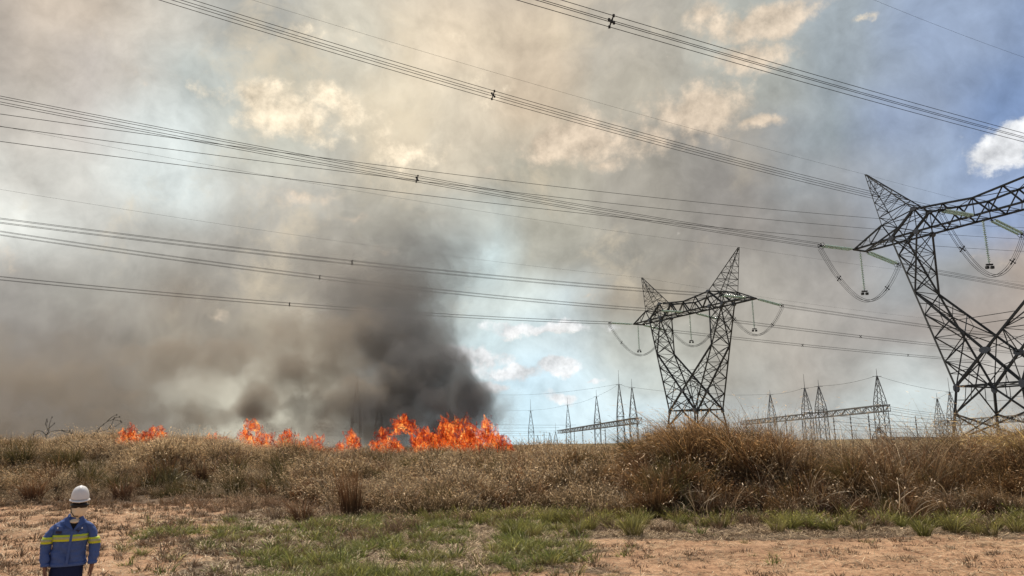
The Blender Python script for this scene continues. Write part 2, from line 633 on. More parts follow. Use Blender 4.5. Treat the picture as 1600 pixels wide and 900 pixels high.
def build_tower(Tx, Ty, yaw, dz, label, wscale=1.0):
    z0 = gz(Tx, Ty) - .3
    root = empty('transmission_tower', (Tx, Ty, z0), yaw)
    tag(root, label, 'power pylon', 'lattice transmission towers of the line')
    T = Tower(root)
    Z = lambda z: z + CAM_H + dz - z0           # fitted heights were taken from the camera level
    a, b_, zw = 3.43, 3.39, 5.35
    uo, ui, vc, zc = 10.29, 6.94, 1.47, 24.0
    L, zt0, up, zP, zN = 16.0, 23.94, 11.37, 25.9, 26.75
    zp, upk, uk, vk, zk, vx, zx = 33.6, 13.88, 7.61, 2.2, 16.7, 3.05, 8.93
    CH, DI, BR, TH = .25 * wscale, .17 * wscale, .11 * wscale, .07 * wscale

    def outer(su, sv, z):
        k = (z - zw) / (zc - zw)
        return Vector((su * (a + (uo - a) * k), sv * (b_ + (vc - b_) * k), Z(z)))

    def inner(su, sv, z):
        if z >= zk:
            k = (z - zk) / (zc - zk)
            return Vector((su * (uk + (ui - uk) * k), sv * (vk + (vc - vk) * k), Z(z)))
        k = (zk - z) / (zk - zx)
        return Vector((su * uk * (1 - k), sv * (vk + (vx - vk) * k), Z(z)))
    corners = {(su, sv): Vector((su * a, sv * b_, Z(zw))) for su in (-1, 1) for sv in (-1, 1)}
    # chords of both arms
    for su in (-1, 1):
        for sv in (-1, 1):
            T.mem(corners[su, sv], outer(su, sv, 14.5), CH, 'main_leg')
            T.mem(outer(su, sv, 14.5), outer(su, sv, zc), CH * .95, 'main_leg')
            T.mem(inner(su, sv, zc), inner(su, sv, zk), CH * .85, 'main_leg')
            T.mem(inner(su, sv, zk), inner(su, sv, zx), CH * .9, 'main_leg')
            T.mem(inner(su, sv, zx), corners[-su, sv], CH, 'main_leg')
    # lattice of the arms
    zo = [zw, 8.2, 11, 13.8, 16.7, 19.2, 21.6, 24]
    for su in (-1, 1):
        # outer face (across v)
        for i in range(len(zo) - 1):
            p0, p1 = outer(su, -1, zo[i]), outer(su, 1, zo[i])
            q0, q1 = outer(su, -1, zo[i + 1]), outer(su, 1, zo[i + 1])
            T.mem(p0, q1, BR)
            T.mem(p1, q0, BR)
            T.mem(q0, q1, TH)
            mid = (p0 + q1) / 2
            T.mem(mid, (p0 + q0) / 2, TH)
            T.mem(mid, (p1 + q1) / 2, TH)
        zi = [zx, 11, 13.8, 16.7, 19.2, 21.6, 24]
        for i in range(len(zi) - 1):
            p0, p1 = inner(su, -1, zi[i]), inner(su, 1, zi[i])
            q0, q1 = inner(su, -1, zi[i + 1]), inner(su, 1, zi[i + 1])
            if i % 2:
                T.mem(p0, q1, BR * .8)
                T.mem(p1, q0, TH)
            else:
                T.mem(p1, q0, BR * .8)
                T.mem(p0, q1, TH)
            T.mem(q0, q1, TH)
        for sv in (-1, 1):
            lv = [11, 13.8, 16.7, 19.2, 21.6, 24]
            T.mem(outer(su, sv, 8.2), inner(su, sv, 11), BR)
            T.mem(outer(su, sv, 8.2), (inner(su, sv, zx) + corners[su, sv]) / 2, TH)
            T.mem((inner(su, sv, zx) * .5 + corners[su, sv] * .5), outer(su, sv, 6.8), TH)
            T.mem(corners[su, sv], inner(su, sv, 11), DI * .8)
            for i in range(len(lv) - 1):
                o0, o1 = outer(su, sv, lv[i]), outer(su, sv, lv[i + 1])
                n0, n1 = inner(su, sv, lv[i]), inner(su, sv, lv[i + 1])
                T.mem(o0, n0, TH * 1.1)
                if i < 2:
                    T.mem(n0, o1, DI * .8)
                    T.mem(o0, (n0 + o1) / 2, TH)
                    T.mem(n1, (n0 + o1) / 2, TH)
                else:
                    T.mem(n0, o1, BR)
                    T.mem(o0, n1, BR)
        # plan bracing at the knee
        T.mem(outer(su, -1, zk), inner(su, 1, zk), TH)
        T.mem(outer(su, 1, zk), inner(su, -1, zk), TH)
    # below the crossing: the lower X of each face
    for sv in (-1, 1):
        for su in (-1, 1):
            mid = (inner(su, sv, zx) + corners[-su, sv]) / 2
            T.mem(mid, Vector((0, sv * b_, Z(zw))), TH * 1.2)
            T.mem(mid, (corners[-su, sv] * .62 + Vector((0, sv * b_, Z(zw))) * .38), TH)
        T.mem(inner(-1, sv, 12.6), inner(1, sv, 12.6), TH)
        T.mem(inner(-1, sv, 12.6), Vector((0, sv * vx, Z(zx))), TH)
    # waist frame
    for (s0, s1) in (((-1, -1), (1, -1)), ((1, -1), (1, 1)), ((1, 1), (-1, 1)), ((-1, 1), (-1, -1))):
        T.mem(corners[s0], corners[s1], DI, 'waist_beam')
    T.mem(corners[-1, -1], corners[1, 1], BR)
    T.mem(corners[-1, 1], corners[1, -1], BR)
    for s0 in ((-1, -1), (1, 1)):
        c_ = corners[s0]
        T.mem(c_, (inner(1, s0[1], zx) if s0[0] < 0 else inner(-1, s0[1], zx)), BR)
    # side faces between arms at u = +-a : diagonals up to opposite chords
    for su in (-1, 1):
        T.mem(Vector((su * a, 0, Z(zw))), outer(su, -1, 8.2), BR)
        T.mem(Vector((su * a, 0, Z(zw))), outer(su, 1, 8.2), BR)
    # lower body
    lv = [zw, 2.4, -.5, Z(0) * 0 + (z0 + .1 - CAM_H - dz)]

    def leg(su, sv, z):
        k = (zw - z)
        return Vector((su * (a + .12 * k), sv * (b_ + .12 * k), Z(z)))
    for su in (-1, 1):
        for sv in (-1, 1):
            for i in range(3):
                T.mem(leg(su, sv, lv[i]), leg(su, sv, lv[i + 1]), CH * 1.05, 'main_leg')
    for i in range(3):
        zt_, zb_ = lv[i], lv[i + 1]
        for (A, B) in (((-1, -1), (1, -1)), ((1, -1), (1, 1)), ((1, 1), (-1, 1)), ((-1, 1), (-1, -1))):
            tA, tB, bA, bB = leg(*A, zt_), leg(*B, zt_), leg(*A, zb_), leg(*B, zb_)
            if i == 0:
                m_ = (tA + tB) / 2
                T.mem(m_, bA, DI)
                T.mem(m_, bB, DI)
                T.mem((m_ + bA) / 2, (tA * .5 + bA * .5), TH)
                T.mem((m_ + bB) / 2, (tB * .5 + bB * .5), TH)
                T.mem((m_ + bA) / 2, (tA * .75 + tB * .25), TH)
                T.mem((m_ + bB) / 2, (tB * .75 + tA * .25), TH)
            else:
                T.mem(tA, bB, DI)
                T.mem(tB, bA, DI)
                T.mem((tA + tB + bA + bB) / 4, (bA + bB) / 2, TH)
    # crossarm: middle box
    un = [-6.94, -3.4, 0, 3.4, 6.94]
    for sv in (-1, 1):
        T.mem((-L, sv * .75 * 1.47, Z(zt0)), (-uo, sv * vc, Z(zc)), CH, 'crossarm_chord')
        T.mem((L, sv * .75 * 1.47, Z(zt0)), (uo, sv * vc, Z(zc)), CH, 'crossarm_chord')
        us = [-uo, -ui, -3.4, 0, 3.4, ui, uo]
        for i in range(6):
            T.mem((us[i], sv * vc, Z(zc)), (us[i + 1], sv * vc, Z(zc)), CH, 'crossarm_chord')
        zt_ = lambda u: zN - .75 * (1 - abs(u) / ui) if abs(u) < ui else zN
        for i in range(4):
            T.mem((un[i], sv * vc, Z(zt_(un[i]))), (un[i + 1], sv * vc, Z(zt_(un[i + 1]))), CH, 'crossarm_chord')
        for i in range(4):
            p, q = un[i], un[i + 1]
            m_ = (p + q) / 2
            T.mem((p, sv * vc, Z(zt_(p))), (m_, sv * vc, Z(zc)), DI, 'crossarm_diagonal')
            T.mem((m_, sv * vc, Z(zc)), (q, sv * vc, Z(zt_(q))), DI, 'crossarm_diagonal')
        for u in (-ui, 0, ui):
            T.mem((u, sv * vc, Z(zc)), (u, sv * vc, Z(zt_(u))), BR, 'crossarm_diagonal')
        for su in (-1, 1):
            P = Vector((su * up, sv * vc, Z(zP)))
            N = Vector((su * ui, sv * vc, Z(zN)))
            M = Vector((su * uo, sv * vc, Z(zc)))
            tip = Vector((su * L, sv * .75 * 1.47, Z(zt0)))
            T.mem(P, tip, DI, 'crossarm_chord')
            T.mem(P, N, BR, 'crossarm_chord')
            T.mem(P, M, BR)
            T.mem(N, M, CH, 'crossarm_diagonal')
            T.mem(N, (su * (uo + ui) / 2, sv * vc, Z(zc)), TH)
            T.mem(P, (su * ui, sv * vc, Z(zc)), BR)
            tm, bm_ = lerp(P, tip, .45), lerp(M, tip, .55)
            T.mem(tm, bm_, TH)
            T.mem(P, bm_, BR)
            T.mem(tm, lerp(M, tip, .8), TH)
            T.mem(lerp(P, tip, .75), lerp(M, tip, .8), TH)
            # peak
            ap = Vector((su * upk, sv * .12, Z(zp)))
            T.mem(P, ap, BR * .9, 'peak_leg')
            T.mem(N, ap, DI * .85, 'peak_leg')
            for i in range(6):
                k0, k1 = i / 7, (i + 1) / 7
                T.mem(lerp(P, ap, k0), lerp(N, ap, k1), TH)
                T.mem(lerp(P, ap, k1), lerp(N, ap, k1), TH)
    for su in (-1, 1):
        T.mem((su * L, -1.15, Z(zt0)), (su * L, 1.15, Z(zt0)), CH, 'crossarm_chord')
        ap = Vector((su * upk, 0, Z(zp)))
        for (base, nm) in (((su * up, Z(zP)), 'P'), ((su * ui, Z(zN)), 'N')):
            p0, p1 = Vector((base[0], -vc, base[1])), Vector((base[0], vc, base[1]))
            T.mem(p0, p1, BR)
            for i in range(6):
                k0, k1 = i / 7, (i + 1) / 7
                A, B = (p0, p1) if i % 2 else (p1, p0)
                T.mem(lerp(A, ap, k0), lerp(B, ap, k1), TH)
                T.mem(lerp(p0, ap, k1), lerp(p1, ap, k1), TH)
        T.mem((su * ui, -vc, Z(zN)), (su * up, vc, Z(zP)), BR)
        T.mem((su * ui, vc, Z(zN)), (su * up, -vc, Z(zP)), TH)
        T.mem((su * uo, -vc, Z(zc)), (su * L, 1.1, Z(zt0)), BR)
        T.mem((su * uo, vc, Z(zc)), (su * 13, -1.25, Z(zc)), TH)
        T.mem((su * 13, -1.25, Z(zc)), (su * 13, 1.25, Z(zc)), TH)
    us = [-uo, -ui, -5.1, -3.4, -1.7, 0, 1.7, 3.4, 5.1, ui, uo]
    for i, u in enumerate(us):
        T.mem((u, -vc, Z(zc)), (u, vc, Z(zc)), TH * 1.2)
        if i < len(us) - 1:
            s_ = 1 if i % 2 else -1
            T.mem((u, s_ * vc, Z(zc)), (us[i + 1], -s_ * vc, Z(zc)), BR * .8)
    for i, u in enumerate(un):
        zt_ = zN - .75 * (1 - abs(u) / ui)
        T.mem((u, -vc, Z(zt_)), (u, vc, Z(zt_)), TH)
        if i < 4:
            s_ = 1 if i % 2 else -1
            z2 = zN - .75 * (1 - abs(un[i + 1]) / ui)
            T.mem((u, s_ * vc, Z(zt_)), (un[i + 1], -s_ * vc, Z(z2)), BR * .8)
    T.flush()
    # gusset plates
    def plate(c, w_, h_, axis):
        mb = MB()
        n = 8
        pts = []
        for i in range(n):
            t_ = 2 * PI * (i + .5) / n
            pts.append((math.cos(t_) * w_ / 2, math.sin(t_) * h_ / 2))
        r1, r2 = [], []
        for (p, q) in pts:
            if axis == 'v':
                r1.append(Vector(c) + Vector((p, -.16, q)))
                r2.append(Vector(c) + Vector((p, .16, q)))
            else:
                r1.append(Vector(c) + Vector((-.16, p, q)))
                r2.append(Vector(c) + Vector((.16, p, q)))
        mb.rings([r1, r2])
        mb.build('gusset_plate', plate_mat, root)
    for sv in (-1, 1):
        plate((0, sv * vx, Z(zx)), 1.15, .75, 'v')
        for su in (-1, 1):
            plate(corners[su, sv] - Vector((0, 0, .2)), .6, .95, 'v')
            plate((su * uo, sv * vc, Z(zc) - .1), .8, .7, 'v')
            plate((su * ui, sv * vc, Z(zc) - .1), .7, .7, 'v')
            plate((su * ui, sv * vc, Z(zN)), .9, .5, 'v')
    return root, Z, z0


towers = []
TW = [(34.07, 143.67, R(-61.28), .32, 'whole grey lattice pylon standing behind the tallest brown grass mound, right of centre', 1.15),
      (52.62, 81.3, R(-62.8), 0.0, 'larger near lattice pylon cut off by the right edge of the photo', 1.0)]
for (Tx, Ty, yaw, dz, lab, ws) in TW:
    towers.append(build_tower(Tx, Ty, yaw, dz, lab, ws))


def tpt(i, u, v, z):
    Tx, Ty, yaw, dz = TW[i][:4]
    c, s = math.cos(yaw), math.sin(yaw)
    return Vector((Tx + u * c - v * s, Ty + u * s + v * c, z + CAM_H + dz))


def tdir(i, sgn):
    yaw = TW[i][2]
    return Vector((-math.sin(yaw), math.cos(yaw), 0)) * sgn


# ------------------------------------------------------------------ insulators, conductors
def disc_profile(mb, p, q, n_disc, r=.14):
    p, q = Vector(p), Vector(q)
    d = (q - p)
    L = d.length
    ax = d.normalized()
    a = ax.orthogonal().normalized()
    b = ax.cross(a)
    for i in range(n_disc):
        c = p + d * ((i + .5) / n_disc)
        h = L / n_disc
        rs = []
        for (k, rr) in ((-.38, .035), (-.1, r), (.06, r * .92), (.36, .04)):
            rs.append([c + ax * (k * h) + (a * math.cos(2 * PI * j / 7) + b * math.sin(2 * PI * j / 7)) * rr for j in range(7)])
        mb.rings(rs)


def tension_string(p, q, side, label):
    root = empty('insulator_string', p)
    tag(root, label, 'insulator', 'glass insulator strings on the pylons')
    d = (q - p)
    lat = d.cross(Vector((0, 0, 1))).normalized() * .24
    inv = p
    for s in (-1, 1):
        mb = MB()
        a0, a1 = d * .1 + lat * s, d * .9 + lat * s
        disc_profile(mb, a0, a1, 30, .155)
        mb.build('glass_discs', glass_ins, root, True)
        mb = MB()
        mb.bar(a0 - d * .04, a1 + d * .03, .05)
        mb.build('link_rod', steel_dark, root)
    mb = MB()
    mb.bar((0, 0, 0), d * .08, .08)
    mb.bar(d * .07 - lat * 1.4, d * .07 + lat * 1.4, .12, .06)
    mb.build('yoke_plate', steel_dark, root)
    mb = MB()
    mb.bar(d * .92 - lat * 1.5, d * .92 + lat * 1.5, .14, .07)
    mb.bar(d * .92, d * 1.0, .1)
    up_ = Vector((0, 0, .23))
    for s in (-1, 1):
        for s2 in (-1, 1):
            mb.bar(d * .94, d + lat * (s * .95) + up_ * s2, .07)
    mb.bar(d + lat + up_, d + lat - up_, .05)
    mb.bar(d - lat + up_, d - lat - up_, .05)
    # grading ring
    ring = [d * .93 + lat * (1.6 * math.cos(t)) + Vector((0, 0, .42)) * math.sin(t) for t in [2 * PI * i / 12 for i in range(13)]]
    mb.tube(ring, .03, 4, False)
    mb.build('clamp_frame', steel_dark, root)
    return root


def spacer_mesh(mb, c, lat, hz):
    r = .23
    up_ = Vector((0, 0, r))
    la = lat * r
    pts = [c + la + up_, c - la - up_, c + la - up_, c - la + up_]
    mb.bar(pts[0], pts[1], .06)
    mb.bar(pts[2], pts[3], .06)
    for p in pts:
        mb.box(p, (.13, .13, .13))
    mb.box(c, (.16, .16, .16))


def bundle(S, d, a1, a2, length, label, n_wire=4, spacers=(), r=.023, cat='power line', gname='conductor bundles between the pylons', tilt=0):
    """wires leave S along d with height z0 + a1 s + a2 s^2"""
    root = empty('conductor_bundle', S)
    tag(root, label, cat, gname)
    lat = d.cross(Vector((0, 0, 1))).normalized()
    offs = {4: [(-1, -1), (1, -1), (-1, 1), (1, 1)], 2: [(0, -1), (0, 1)], 1: [(0, 0)]}[n_wire]
    N = 70
    curve = lambda s: d * s + Vector((0, 0, a1 * s + a2 * s * s))
    for (i, j) in offs:
        mb = MB()
        mb.tube([curve(length * k / N) + lat * (i * .23) + Vector((0, 0, j * .23)) for k in range(N + 1)], r, 4)
        mb.build('wire', wire_mat, root)
    for s in spacers:
        mb = MB()
        spacer_mesh(mb, curve(s), lat, 1)
        mb.build('spacer', steel_dark, root)
    return root


def jumper(P, Q, drop, label):
    root = empty('jumper_loop', P)
    tag(root, label, 'power line', 'hanging jumper loops under the crossarms')
    d = Q - P
    lat = d.cross(Vector((0, 0, 1))).normalized()
    for i in (-1, 1):
        for j in (-1, 1):
            mb = MB()
            pts = []
            for k in range(25):
                t_ = k / 24
                s_ = t_
                z = -(drop + .12 * j) * (1 - abs(2 * t_ - 1) ** 1.85)
                pts.append(d * s_ + lat * (i * .23) + Vector((0, 0, z + j * .23)))
            mb.tube(pts, .026, 4)
            mb.build('wire', wire_mat, root)
    for t_ in (.2, .8):
        mb = MB()
        spacer_mesh(mb, d * t_ + Vector((0, 0, -drop * (1 - abs(2 * t_ - 1) ** 1.85))), lat, 1)
        mb.build('spacer', steel_dark, root)
    return root


def support_string(P, length, label):
    root = empty('suspension_string', P)
    tag(root, label, 'insulator', 'vertical insulator strings holding the jumper loops')
    mb = MB()
    disc_profile(mb, (0, 0, -.3), (0, 0, -length + .2), 20, .17)
    mb.build('glass_discs', glass_ins, root, True)
    mb = MB()
    mb.bar((0, 0, 0), (0, 0, -length), .05)
    mb.box((0, 0, -length), (.7, .25, .16))
    mb.box((.28, 0, -length - .32), (.3, .3, .3))
    mb.box((-.28, 0, -length - .32), (.3, .3, .3))
    mb.build('weight_clamp', steel_dark, root)


phase_name = {-1: 'left', 0: 'middle', 1: 'right'}
TN = ['distant pylon', 'near pylon']
COEF = {  # (tower, phase): a1, a2, length, spacers
    (1, -1): (.0012, .00027, 150, (53.4, 112)), (1, 0): (.0150, .00055, 140, (53.1, 105)), (1, 1): (-.0184, .00027, 110, (53.3, 95)),
    (0, -1): (-.0340, .00032, 180, (64.7, 125)), (0, 0): (-.0158, .00039, 170, (63.9, 120)), (0, 1): (-.0294, .00029, 165, (63.8, 118))}
for i in (0, 1):
    for ph in (-1, 0, 1):
        u = ph * 16.0
        vo = 1.15 if ph else 1.47
        for sgn in (-1, 1):
            p = tpt(i, u, sgn * vo, 23.9)
            q = tpt(i, u, sgn * 7.4, 23.8 if sgn < 0 else (22.7 if i else 23.1))
            sd = 'left side' if sgn < 0 else 'right side'
            tension_string(p, q, sgn, f'green glass string at the {phase_name[ph]} crossarm point of the {TN[i]}, {sd}')
            d = tdir(i, sgn)
            if sgn < 0:
                a1, a2, ln, sp = COEF[i, ph]
                bundle(q, d, a1, a2, ln, f'dark cable bundle running left from the {phase_name[ph]} attachment of the {TN[i]}', 4, sp)
            else:
                bundle(q, d, -.035, .00012, 120 if i == 0 else 70, f'dark cable bundle sloping away to the right from the {phase_name[ph]} attachment of the {TN[i]}', 4, (42, 82))
        jumper(tpt(i, u, -7.5, 23.6), tpt(i, u, 7.5, 22.7 if i else 23.), 5.9, f'slack jumper loop of four wires under the {phase_name[ph]} attachment of the {TN[i]}')
        support_string(tpt(i, u, 0, 23.8), 5.3, f'vertical insulator string dropping to the jumper loop under the {phase_name[ph]} attachment of the {TN[i]}')

GW = [((1, -13.88), .0296, .00032, 130, -1), ((1, 13.88), -.0457, .00121, 60, -1), ((0, -13.88), -.0112, .00029, 170, -1), ((0, 13.88), -.0216, .00032, 160, -1),
      ((1, -13.88), -.045, .0003, 60, 1), ((0, -13.88), -.05, .00025, 110, 1), ((0, 13.88), -.01, .0003, 110, 1)]
for ((i, u), a1, a2, ln, sgn) in GW:
    S_ = tpt(i, u, 0, 33.6)
    d = tdir(i, sgn)
    mb = MB()
    N = 60
    mb.tube([d * (ln * k / N) + Vector((0, 0, a1 * ln * k / N + a2 * (ln * k / N) ** 2)) for k in range(N + 1)], .011 if i else .013, 4)
    o = mb.build('ground_wire', wire_mat)
    o.location = S_
    tag(o, f"single thin wire running {'left' if sgn < 0 else 'right'} from the {'left' if u < 0 else 'right'} peak of the {TN[i]}", 'power line', 'single ground wires from the pylon peaks')

# three single cables of another line passing behind the near pylon
for k, (z0_, a1, a2) in enumerate(((36.41, -.0701, .00023), (34.71, -.0618, .0002), (32.67, -.0554, .0002))):
    S_ = Vector((45, 112, z0_))
    d = tdir(0, -1)
    mb = MB()
    mb.tube([d * s + Vector((0, 0, a1 * s + a2 * s * s)) for s in np.linspace(-95, 190, 90)], .028, 4)
    o = mb.build('overhead_cable', wire_mat)
    o.location = S_
    tag(o, ['upper', 'middle', 'lower'][k] + ' one of three single cables passing behind the near pylon', 'power line', 'three single cables of the line behind')


# ------------------------------------------------------------------ substation
def gantry_column(mb_root, x, y, zb, zring, ztop, zrod, w0):
    mb = MB()
    n = max(3, int((zring - zb) / (w0 * 1.3)))
    cs = [(-1, -1), (1, -1), (1, 1), (-1, 1)]
    W = w0 / 2
    c0 = Vector((x, y, 0))

    def P(k, z):
        if z <= zring:
            f = W * (1.12 - .12 * (z - zb) / (zring - zb))
        else:
            f = W * (1 - (z - zring) / (ztop - zring)) + .08
        return c0 + Vector((cs[k % 4][0] * f, cs[k % 4][1] * f, z))
    zs = [zb + (zring - zb) * i / n for i in range(n + 1)]
    m_ = 5
    zs2 = [zring + (ztop - zring) * i / m_ for i in range(m_ + 1)]
    allz = zs + zs2[1:]
    for k in range(4):
        for i in range(len(allz) - 1):
            mb.bar(P(k, allz[i]), P(k, allz[i + 1]), .13)
            if i < len(allz) - 2:
                mb.bar(P(k, allz[i]), P(k + 1, allz[i + 1]), .07)
                if i < len(zs):
                    mb.bar(P(k + 1, allz[i]), P(k, allz[i + 1]), .07)
        mb.bar(P(k, zring), P(k + 1, zring), .16)
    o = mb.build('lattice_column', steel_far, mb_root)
    mb = MB()
    mb.tube([c0 + Vector((0, 0, ztop - .6)), c0 + Vector((0, 0, zrod))], [.09, .035], 5)
    mb.bar(c0 + Vector((-1, 0, ztop)), c0 + Vector((1, 0, ztop)), .09)
    mb.build('lightning_rod', steel_far, mb_root)


def gantry_beam(root, p, q, depth, width, n):
    mb = MB()
    p, q = Vector(p), Vector(q)
    lat = (q - p).cross(Vector((0, 0, 1))).normalized() * width / 2
    dn = Vector((0, 0, -depth))

    def P(i, s, lo):
        return lerp(p, q, i / n) + lat * s + (dn if lo else Vector())
    for i in range(n):
        for s in (-1, 1):
            mb.bar(P(i, s, 0), P(i + 1, s, 0), .2)
            mb.bar(P(i, s, 1), P(i + 1, s, 1), .2)
            mb.bar(P(i, s, i % 2), P(i + 1, s, (i + 1) % 2), .13)
            mb.bar(P(i, s, 0), P(i, s, 1), .09)
        mb.bar(P(i, -1, 0), P(i + 1, 1, 0), .1)
        mb.bar(P(i, 1, 1), P(i + 1, -1, 1), .1)
        mb.bar(P(i, 1, 0), P(i, -1, 0), .1)
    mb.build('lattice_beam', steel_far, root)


GANTRIES = [
 ('far substation gantry with a long sloping beam left of the distant pylon', [(25.8, 368, 20.1, 23.8), (30.8, 285, 19.0, 21.6), (33.6, 243, 20.2, 24.9), (35.2, 227, 18.0, 20.7)],
  [((35.07, 218, 8.9), (23.2, 398, 8.7), 1.5, 2.2, 44)]),
 ('lone tapering lattice mast in the open sky right of the largest fire', [(6.5, 300, 14.8, 19.3)], []),
 ('substation gantry whose beam climbs right between the two pylons', [(82.2, 245, 16.3, 17.9), (76.3, 200, 15.2, 19.0), (74.0, 185, 14.6, 16.3), (80.3, 168, 15.5, 17.2)],
  [((78, 161, 8.95), (82.3, 276, 8.9), 1.3, 1.9, 38)]),
 ('substation gantry seen through the legs of the near pylon', [(127.2, 230, 13.4, 15.2), (114.1, 200, 13.6, 17.4), (113, 162, 13.6, 15)],
  [((104.5, 150, 6.4), (117.9, 215, 6.35), 1.3, 1.8, 22)]),
 ('low substation gantry just above the grass left of the near pylon', [(77.9, 165, 4.4, 4.8)], [((77.9, 165, 2.3), (140.3, 240, 1.8), .6, 1.0, 30)]),
 ('smoke-veiled mast, the left one of two behind the middle flames', [(-39.1, 190, 17.8, 19.9)], []),
 ('smoke-veiled mast, the right one of two behind the middle flames', [(-40.5, 230, 16.4, 18.3)], []),
 ('tiny far mast low on the horizon, leftmost of three right of the lone mast', [(12.6, 420, 6.4, 7.1)], []),
 ('tiny far mast low on the horizon, middle of three right of the lone mast', [(18.3, 400, 7.4, 8.0)], []),
 ('tiny far mast low on the horizon, rightmost of three right of the lone mast', [(20.8, 390, 7.8, 12.5)], []),
]
for (lab, cols_, beams) in GANTRIES:
    x0, y0 = cols_[0][:2]
    g_ = empty('substation_gantry', (x0, y0, -6.2))
    tag(g_, lab, 'gantry' if beams else 'mast', 'steel structures of the substation')
    M0 = Vector((-x0, -y0, 6.2))
    for (x, y, zt_, zr_) in cols_:
        zt_b = max(beams[0][0][2], zt_ * .5) if beams else zt_ * .45
        gantry_column(g_, x - x0, y - y0, -.2, zt_b + 6.2, zt_ + 6.2, zr_ + 6.2, 2.1 if y < 380 else 1.8)
    for (p, q, dp, wd, n) in beams:
        gantry_beam(g_, Vector(p) + M0, Vector(q) + M0, dp, wd, n)
# equipment posts hanging under the right gantry beam
for k, (px, py0, py1, Yd) in enumerate(((1328, 647, 681, 215), (1356, 643, 692, 190), (1430, 650, 684, 210), (1227, 647, 690, 230), (850, 675, 695, 330), (910, 667, 692, 300), (897, 668, 692, 320), (945, 662, 690, 270), (1302, 652, 690, 205))):
    p, q = at(px, py0, Yd), at(px + (3 if k < 2 else 0), py1 + 4, Yd)
    q.z = -6.1
    mb = MB()
    dz_ = p.z - q.z
    mb.tube([(0, 0, 0), (0, 0, dz_)], [.16, .1], 5)
    mb.box((0, 0, .1), (.8, .8, .3))
    for j in range(5):
        mb.tube([(0, 0, dz_ * (.62 + j * .07)), (0, 0, dz_ * (.64 + j * .07))], .22, 6)
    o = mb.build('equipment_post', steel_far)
    o.location = (p.x, p.y, q.z)
    tag(o, ['slim post left of the close one under the right part of the sloping gantry beam', 'slim post nearest the rightmost mast of the gantry between the pylons', 'lone slim post right of the gantry between the pylons',
            'slim post right of the leftmost mast between the pylons', 'slim low post just right of the lone mast', 'slim post under the far gantry beam, right one of a close pair', 'slim post under the far gantry beam, left one of a close pair',
            'slim post between the second and tallest masts of the far gantry', 'slim post right of the close pair of masts between the pylons'][k], 'post', 'equipment posts of the substation')

SUBW = [ # px,py,Y -> px,py,Y, sag
 ((829,641,300),(887,632,368),1.5),((887,632,368),(932,619,285),2.),((932,619,285),(967,600,243),1.),((967,600,243),(987,605,227),.6),
 ((987,605,227),(1203.5,616,245),3),((1203.5,616,245),(1257,606,200),1.2),((1257,606,200),(1279,603,185),.4),((1279,603,185),(1370,587,168),1.5),
 ((1370,587,168),(1484,612,200),1.5),((1464,622,230),(1484,612,200),.6),
 ((600,628,330),(829,641,300),3.),((967,600,243),(740,615,320),5),
 ((500,662,330),(874,668,380),2.5),((500,668,320),(880,673,370),2.5),((500,674,320),(860,676,380),2.),((560,652,320),(900,664,330),3.),
 ((500,680,300),(860,680,390),1.5),((996,655,220),(1165,660,270),2.2),((990,657,225),(1170,662,260),2.),((985,662,228),(1180,668,250),2.),
 ((1383,634,161),(1500,648,215),1.0),((1383,637,163),(1500,650,210),1.2),((1380,640,165),(1500,654,210),1.2),((1378,645,165),(1500,658,205),1.),
 ((1310,650,190),(1500,662,205),1.2),((1302,658,200),(1480,668,220),1.),((1320,664,200),(1480,672,220),.8),((1260,668,220),(1480,678,230),.8),
 ((1600,642,150),(1700,640,120),.5)]
SUBL = ['cable from the lone mast to the first mast of the far gantry', 'cable joining the first and second masts of the far gantry', 'cable joining the second mast to the tallest mast of the far gantry',
 'short cable between the two rightmost masts of the far gantry', 'long sagging cable passing behind the distant pylon', 'cable joining the leftmost two masts of the gantry between the pylons',
 'short cable between the close pair of masts of the gantry between the pylons', 'cable rising to the rightmost mast of the gantry between the pylons', 'cable running from that rightmost mast behind the near pylon leg',
 'short cable between the two masts left of the near pylon leg', 'thin cable from the smoke to the lone mast top', 'thin cable sinking left from the tallest far mast',
 'topmost of the long low lines left of the far gantry beam', 'second of the long low lines left of the far gantry beam', 'third of the long low lines left of the far gantry beam', 'steepest of the long low lines left of the far gantry',
 'lowest of the long lines skimming the grass right of the fire', 'upper line between the far gantry and the distant pylon legs', 'middle line between the far gantry and the distant pylon legs', 'lower line between the far gantry and the distant pylon legs',
 'highest of the stacked lines right of the sloping gantry beam', 'second of the stacked lines right of the sloping gantry beam', 'third of the stacked lines right of the sloping gantry beam', 'fourth of the stacked lines right of the sloping gantry beam',
 'fifth of the stacked lines, under the sloping gantry beam', 'sixth of the stacked lines, under the sloping gantry beam', 'seventh of the stacked lines, just over the grass tips', 'lowest of the stacked lines, half hidden by grass tips',
 'line at the right edge seen through the near pylon']
for (a_, b_, sg), sub_lab in zip(SUBW, SUBL):
    p, q = at(*a_), at(*b_)
    mb = MB()
    mb.tube([lerp(Vector(), q - p, k / 16) - Vector((0, 0, sg * 1.4 * (k / 16) * (1 - k / 16))) for k in range(17)], .028 if a_[1] < 645 else .04, 4)
    o = mb.build('substation_cable', wire_mat)
    o.location = p
    tag(o, ('thin ' + sub_lab).replace('thin thin', 'thin'), 'power line', 'thin cables of the substation')
#@@PART2@@
# ------------------------------------------------------------------ grass
def ground_at(px, py):
    d = ray(px, py)
    o = Vector((0, 0, CAM_H))
    lo, hi = 6.0, 90.0
    Yv = lo
    while Yv < hi:
        p = o + d * (Yv / d.y)
        if p.z <= gz(p.x, p.y):
            return Vector((p.x, p.y, gz(p.x, p.y)))
        Yv += .05
    return o + d * (hi / d.y)


